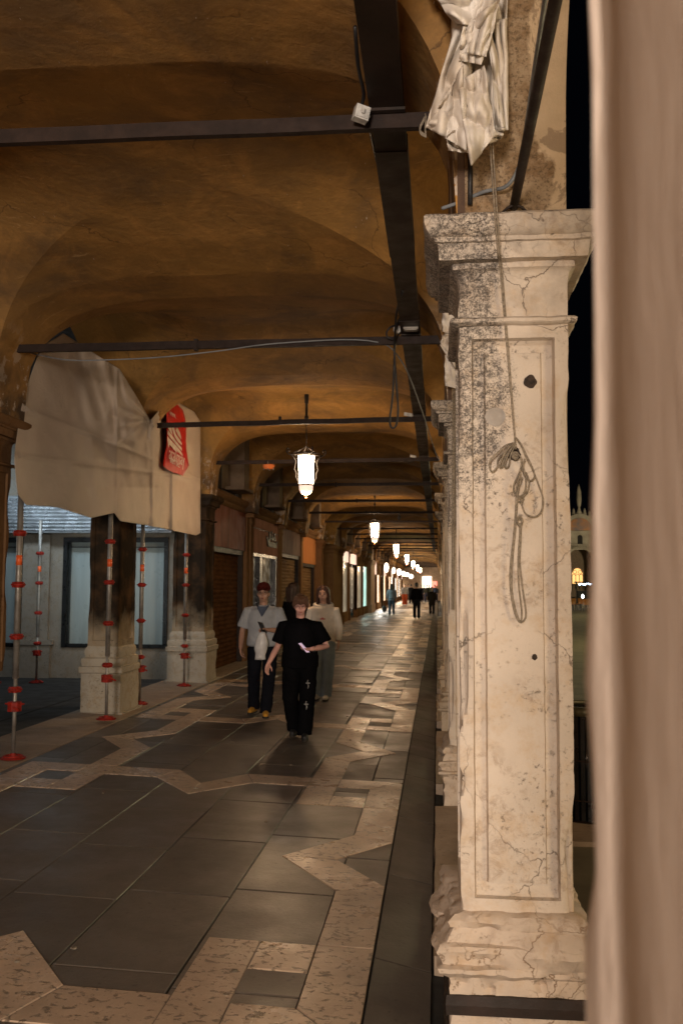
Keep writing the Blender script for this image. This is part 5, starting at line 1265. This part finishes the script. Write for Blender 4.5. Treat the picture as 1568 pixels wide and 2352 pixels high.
b = MB(); b.ball(H1(0, .015, 1.705), (.094, .108, .082), 20); b.tube([H1(-.06, -.08, 1.70), H1(0, -.16, 1.692), H1(.06, -.08, 1.70)], [.012, .012, .012], 8); b.add([H1(-.075, -.07, 1.705), H1(-.045, -.145, 1.69), H1(.045, -.145, 1.69), H1(.075, -.07, 1.705), H1(-.075, -.07, 1.715), H1(-.045, -.145, 1.70), H1(.045, -.145, 1.70), H1(.075, -.07, 1.715)], [(0, 1, 2, 3), (7, 6, 5, 4), (0, 4, 5, 1), (1, 5, 6, 2), (2, 6, 7, 3), (3, 7, 4, 0)])
rem(b, .007, 'cap', clothm('maroon_cap', (.085, .018, .014)), T1, 2)
b = MB(); b.add([(-.05, -.118, 1.46), (.05, -.118, 1.46), (.0, -.138, 1.33)], [(0, 1, 2)]); b.tube([(-.075, -.05, 1.475), (-.055, -.115, 1.44), (0, -.142, 1.33)], [.012, .014, .006], 8); b.tube([(.075, -.05, 1.475), (.055, -.115, 1.44), (0, -.142, 1.33)], [.012, .014, .006], 8); b.ob('collar', clothm('slate_undershirt', (.10, .12, .17)), T1, True)
k1 = 1.645/1.75
b = MB(); ring = []
for j in range(15):
    v = j/14; z = 1.13-.36*v; w = .03+.05*min(1, v*2.2)+.012*sin(v*5); n = 16
    for i in range(n):
        a = 2*pi*i/n; r = w*(1+.18*noise.noise(Vector((cos(a)*1.5, sin(a)*1.5, v*4)))); ring.append((.03-.035*v+r*cos(a), -.275+r*.45*sin(a), z+.014*noise.noise(Vector((cos(a)*3, v*3, 1)))))
b.add(ring, [(j*16+i, j*16+(i+1) % 16, (j+1)*16+(i+1) % 16, (j+1)*16+i) for j in range(14) for i in range(16)]+[tuple(14*16+i for i in range(16)), tuple(range(16))[::-1]])
b.v = [tuple(Matrix.Rotation(.06, 3, 'Z') @ (Vector(v)*k1)) for v in b.v]
o = b.ob('shopping_bag', mat('white_bag', (.72, .71, .70), (.55, .54, .54), rough=.35, bump=.6, bsc=25), None, True); o.location = T1.location; tag(o, 'white plastic shopping bag hanging from the hand of the man in the cap', 'bag')
def phone(T, kk, rz, c, tilt, label, gl=.0):
    b = MB(); b.box(-.037, .037, -.075, .075, -.004, .004); o = b.ob('phone', mat('phone_black', (.012, .012, .015), rough=.2, bump=0)); s = MB(); s.box(-.034, .034, -.070, .070, .004, .0048); s.ob('screen', glow('phone_screen', (.75, .6, .8), gl*.25) if gl else M_GLASSD, o)
    o.rotation_euler = tilt; o.location = Vector(T.location)+Matrix.Rotation(rz, 3, 'Z') @ (Vector(c)*kk); return tag(o, label, 'phone')
phone(T1, k1, .06, (.02, -.29, 1.195), (.9, .2, 1.0), 'dark phone in the hand of the man in the cap')
# boy in black
bx_, by_ = -1.50, 10.35; k2 = 1.545/1.75
T2, H2, _ = person('boy in black T-shirt and black trousers with small silver crosses, walking with a phone', (bx_, by_, gz(bx_)), .05, 1.545,
    [((-.215, .01, 1.375), (-.285, .04, 1.12), (-.375, -.10, .93), (-.25, -.25, -1), (.9, -.5, .2), .25, -1), ((.215, .01, 1.375), (.33, -.02, 1.13), (.155, -.245, 1.11), (-1, -.15, -.05), (0, -.2, 1), .5, -1)],
    [((-.10, 0, .90), (-.115, -.02, .50), (-.07, .10, .12), (-.1, -1, 0)), ((.10, 0, .90), (.10, -.09, .51), (.075, -.10, .10), (.1, -1, 0))],
    clothm('black_tshirt', (.006, .006, .007)), clothm('black_trousers', (.006, .006, .007)), mat('black_shoe', (.012, .012, .012), rough=.6),
    skin=(.62, .34, .28), hair=hair_boy, hairc=(.11, .045, .018), hpitch=.16, hyaw=.12, build=1.12, loose=1.12, hem=.86, tr_w=1.18, vox=.0075)
glasses(T2, H2, .020)
b = MB(); lp = Vector((.27, -.25, 1.11))
b.tube([(.205+.034*cos(a)*.3, -.19+.034*cos(a), 1.115+.034*sin(a)) for a in [2*pi*i/16 for i in range(16)]], .006, 8, closed=True); b.ball((.19, -.215, 1.085), (.02, .012, .016), 10); b.ob('wristwatch', M_BLACK, T2, True)
phone(T2, k2, .05, (.07, -.27, 1.125), (.75, 0, 1.2), 'black phone lying in the palm of the boy in black', 1.5)
for z, x, y, s in ((.68, .115, -.175, 1.), (.43, .10, -.21, .95)):
    b = MB()
    for i in range(7): q = -.045+.015*i; b.ball((x+.006*sin(i), y+.002*abs(i-3), z+q*s), .0065, 6)
    for i in range(5): b.ball((x-.02+.01*i, y, z+.015), .0065, 6)
    b.ob('cross_print', mat('silver_studs', (.75, .75, .75), rough=.3, metal=.5, bump=0), T2, True)
light('POINT', 'phone_screen_light', tuple(Vector(T2.location)+Vector((.0, -.36, 1.12))), .45, (1, .72, .72), .05)
# young woman in pale hoodie
gx, gy = -1.66, 13.75
T3, H3, _ = person('young woman with long brown hair in a pale hoodie and light jeans', (gx, gy, gz(gx)), .0, 1.645,
    [((-.19, .01, 1.37), (-.235, .02, 1.12), (-.23, -.06, .90), (0, -.1, -1), (1, 0, 0), .4, -1), ((.19, .01, 1.37), (.245, .03, 1.12), (.25, -.05, .90), (0, -.1, -1), (-1, 0, 0), .4, 1)],
    [((-.09, 0, .90), (-.10, -.08, .50), (-.09, .0, .10), (0, -1, 0)), ((.09, 0, .90), (.09, -.05, .50), (.06, -.06, .10), (0, -1, 0))],
    clothm('cream_hoodie', (.72, .66, .58)), clothm('light_jeans', (.26, .32, .37)), mat('pale_trainer', (.6, .55, .45), rough=.6),
    sleeve='long', skin=(.52, .30, .22), hair=hair_long, hairc=(.07, .025, .012), loose=1.08, hem=.88, hpitch=.12, vox=.008, tr_w=1.1)
b = MB(); b.tube([(.13*cos(a), .03+.105*sin(a), 1.455+.03*sin(a)) for a in [2*pi*i/20 for i in range(20)]], .034, 10, closed=True); b.ob('hood', clothm('cream_hood', (.72, .66, .58)), T3, True)
b = MB(); b.box(-.03, .05, -.150, -.142, 1.24, 1.255); b.box(-.005, .028, -.150, -.142, 1.258, 1.268); b.ob('chest_print', mat('red_print', (.45, .05, .06), bump=0), T3)
# dark haired woman behind, seen from the back and side
wx, wy = -2.50, 16.4
T4, H4, _ = person('dark-haired woman in black holding something up, behind the boy and before the tan shutter', (wx, wy, gz(wx)), 2.5, 1.66,
    [((-.18, .01, 1.37), (-.24, -.05, 1.15), (-.16, -.22, 1.30), (.1, -.3, 1), (1, 0, 0), .8, -1), ((.18, .01, 1.37), (.24, .03, 1.12), (.23, -.04, .90), (0, -.1, -1), (-1, 0, 0), .4, 1)],
    LG(0, .05, 0, -.08), clothm('black_top', (.008, .008, .009)), clothm('black_trousers', (.01, .01, .012)), mat('black_shoe', (.012, .012, .012), rough=.6),
    sleeve='long', hair=hair_long, hairc=(.03, .014, .008), vox=.011, face=False, far=True)
b = MB(); b.ball((.26, .05, 1.0), (.06, .13, .12), 14); b.tube([(.2, 0, 1.42), (.27, .05, 1.1)], .01, 6); o = b.ob('handbag', M_BLACK, None, True); o.location = T4.location; o.rotation_euler.z = 2.5; tag(o, 'black bag on the shoulder of the dark-haired woman', 'bag')
# far walkers
def farp(label, px, d, rz, h, shirt, trous, shoe=(.02, .02, .02), pose=0, **kw):
    x = (px-1005)/2175*d; st_ = .14*(1 if pose % 2 else -1)
    return person(label, (x, d, gz(x)), rz, h,
        [((-.19, .01, 1.37), (-.25, .05*pose, 1.12), (-.26, -.08, .90), (0, -.1, -1), (1, 0, 0), .4, -1), ((.19, .01, 1.37), (.25, .0, 1.12), (.26, -.08, .90), (0, -.1, -1), (-1, 0, 0), .4, 1)],
        LG(0, st_, 0, -st_), clothm('far_top', shirt), clothm('far_trousers', trous), mat('far_shoe', shoe, bump=0), vox=.017, face=False, far=True, **kw)
farp('woman in grey jacket and jeans walking away with a dark bag, by the lit shops', 900, 52.5, pi, 1.70, (.20, .23, .27), (.07, .10, .14), sleeve='long', hair=lambda b, H, R: hair_long(b, H, R, 1.25), hairc=(.012, .008, .006), hem=.82)
b = MB(); b.ball((0, 0, .30), (.13, .05, .20), 12); b.tube([(-.06, 0, .45), (0, 0, .72), (.06, 0, .45)], .012, 6); o = b.ob('handbag', M_BLACK, None, True); o.location = (-2.93, 52.4, .12); tag(o, 'dark bag carried low by the woman in the grey jacket', 'bag')
farp('person in pale jacket and rust-red trousers in the middle distance', 930, 77, 0, 1.75, (.35, .36, .38), (.42, .09, .04), (.7, .7, .7), sleeve='long', hair=hair_short, tr_w=1.4, hairc=(.1, .06, .03))
farp('man all in black walking away down the centre of the arcade', 957, 48.6, pi, 1.82, (.006, .006, .007), (.014, .016, .022), sleeve='long', hair=hair_short, hairc=(.01, .008, .006), build=1.15, pose=1)
farp('woman in dark coat and mustard scarf near the square-side pillars', 991.5, 55, .1, 1.62, (.03, .02, .014), (.01, .01, .012), (.5, .4, .35), sleeve='long', coat=.62, hair=lambda b, H, R: hair_long(b, H, R, 1.38), hairc=(.015, .01, .008))
farp('person in long black coat behind the man in black', 944.5, 86, pi, 1.74, (.01, .01, .01), (.01, .01, .012), sleeve='long', coat=.45, hair=hair_short, hairc=(.01, .01, .01))
GC = 'people in the bright far end'
crowd = [(966, 92, (.012, .012, .014), 'person in dark clothes just right of the man in black'), (973, 99, (.03, .03, .04), 'person in grey-black coat in the far group'), (980, 95, (.02, .02, .015), 'person in dark olive top left of the woman with the scarf'),
         (985.5, 104, (.12, .13, .05), 'person in greenish top far behind the scarf woman'), (998, 97, (.03, .04, .07), 'person in navy at the right side of the far group'), (1001.5, 103, (.03, .03, .03), 'rightmost person in dark top at the far end'), (938, 104, (.3, .3, .32), 'small pale figure left of the long black coat')]
for i, (px, d, c, l) in enumerate(crowd):
    q = farp(l, px, d, (pi, 0, pi, .3, pi, 0, 0)[i], 1.70+.02*i % .1, c, (.02, .02, .03), sleeve='long', hair=hair_short, hairc=(.015, .01, .01), pose=i % 2)
bpy.data.scenes.remove(TS)
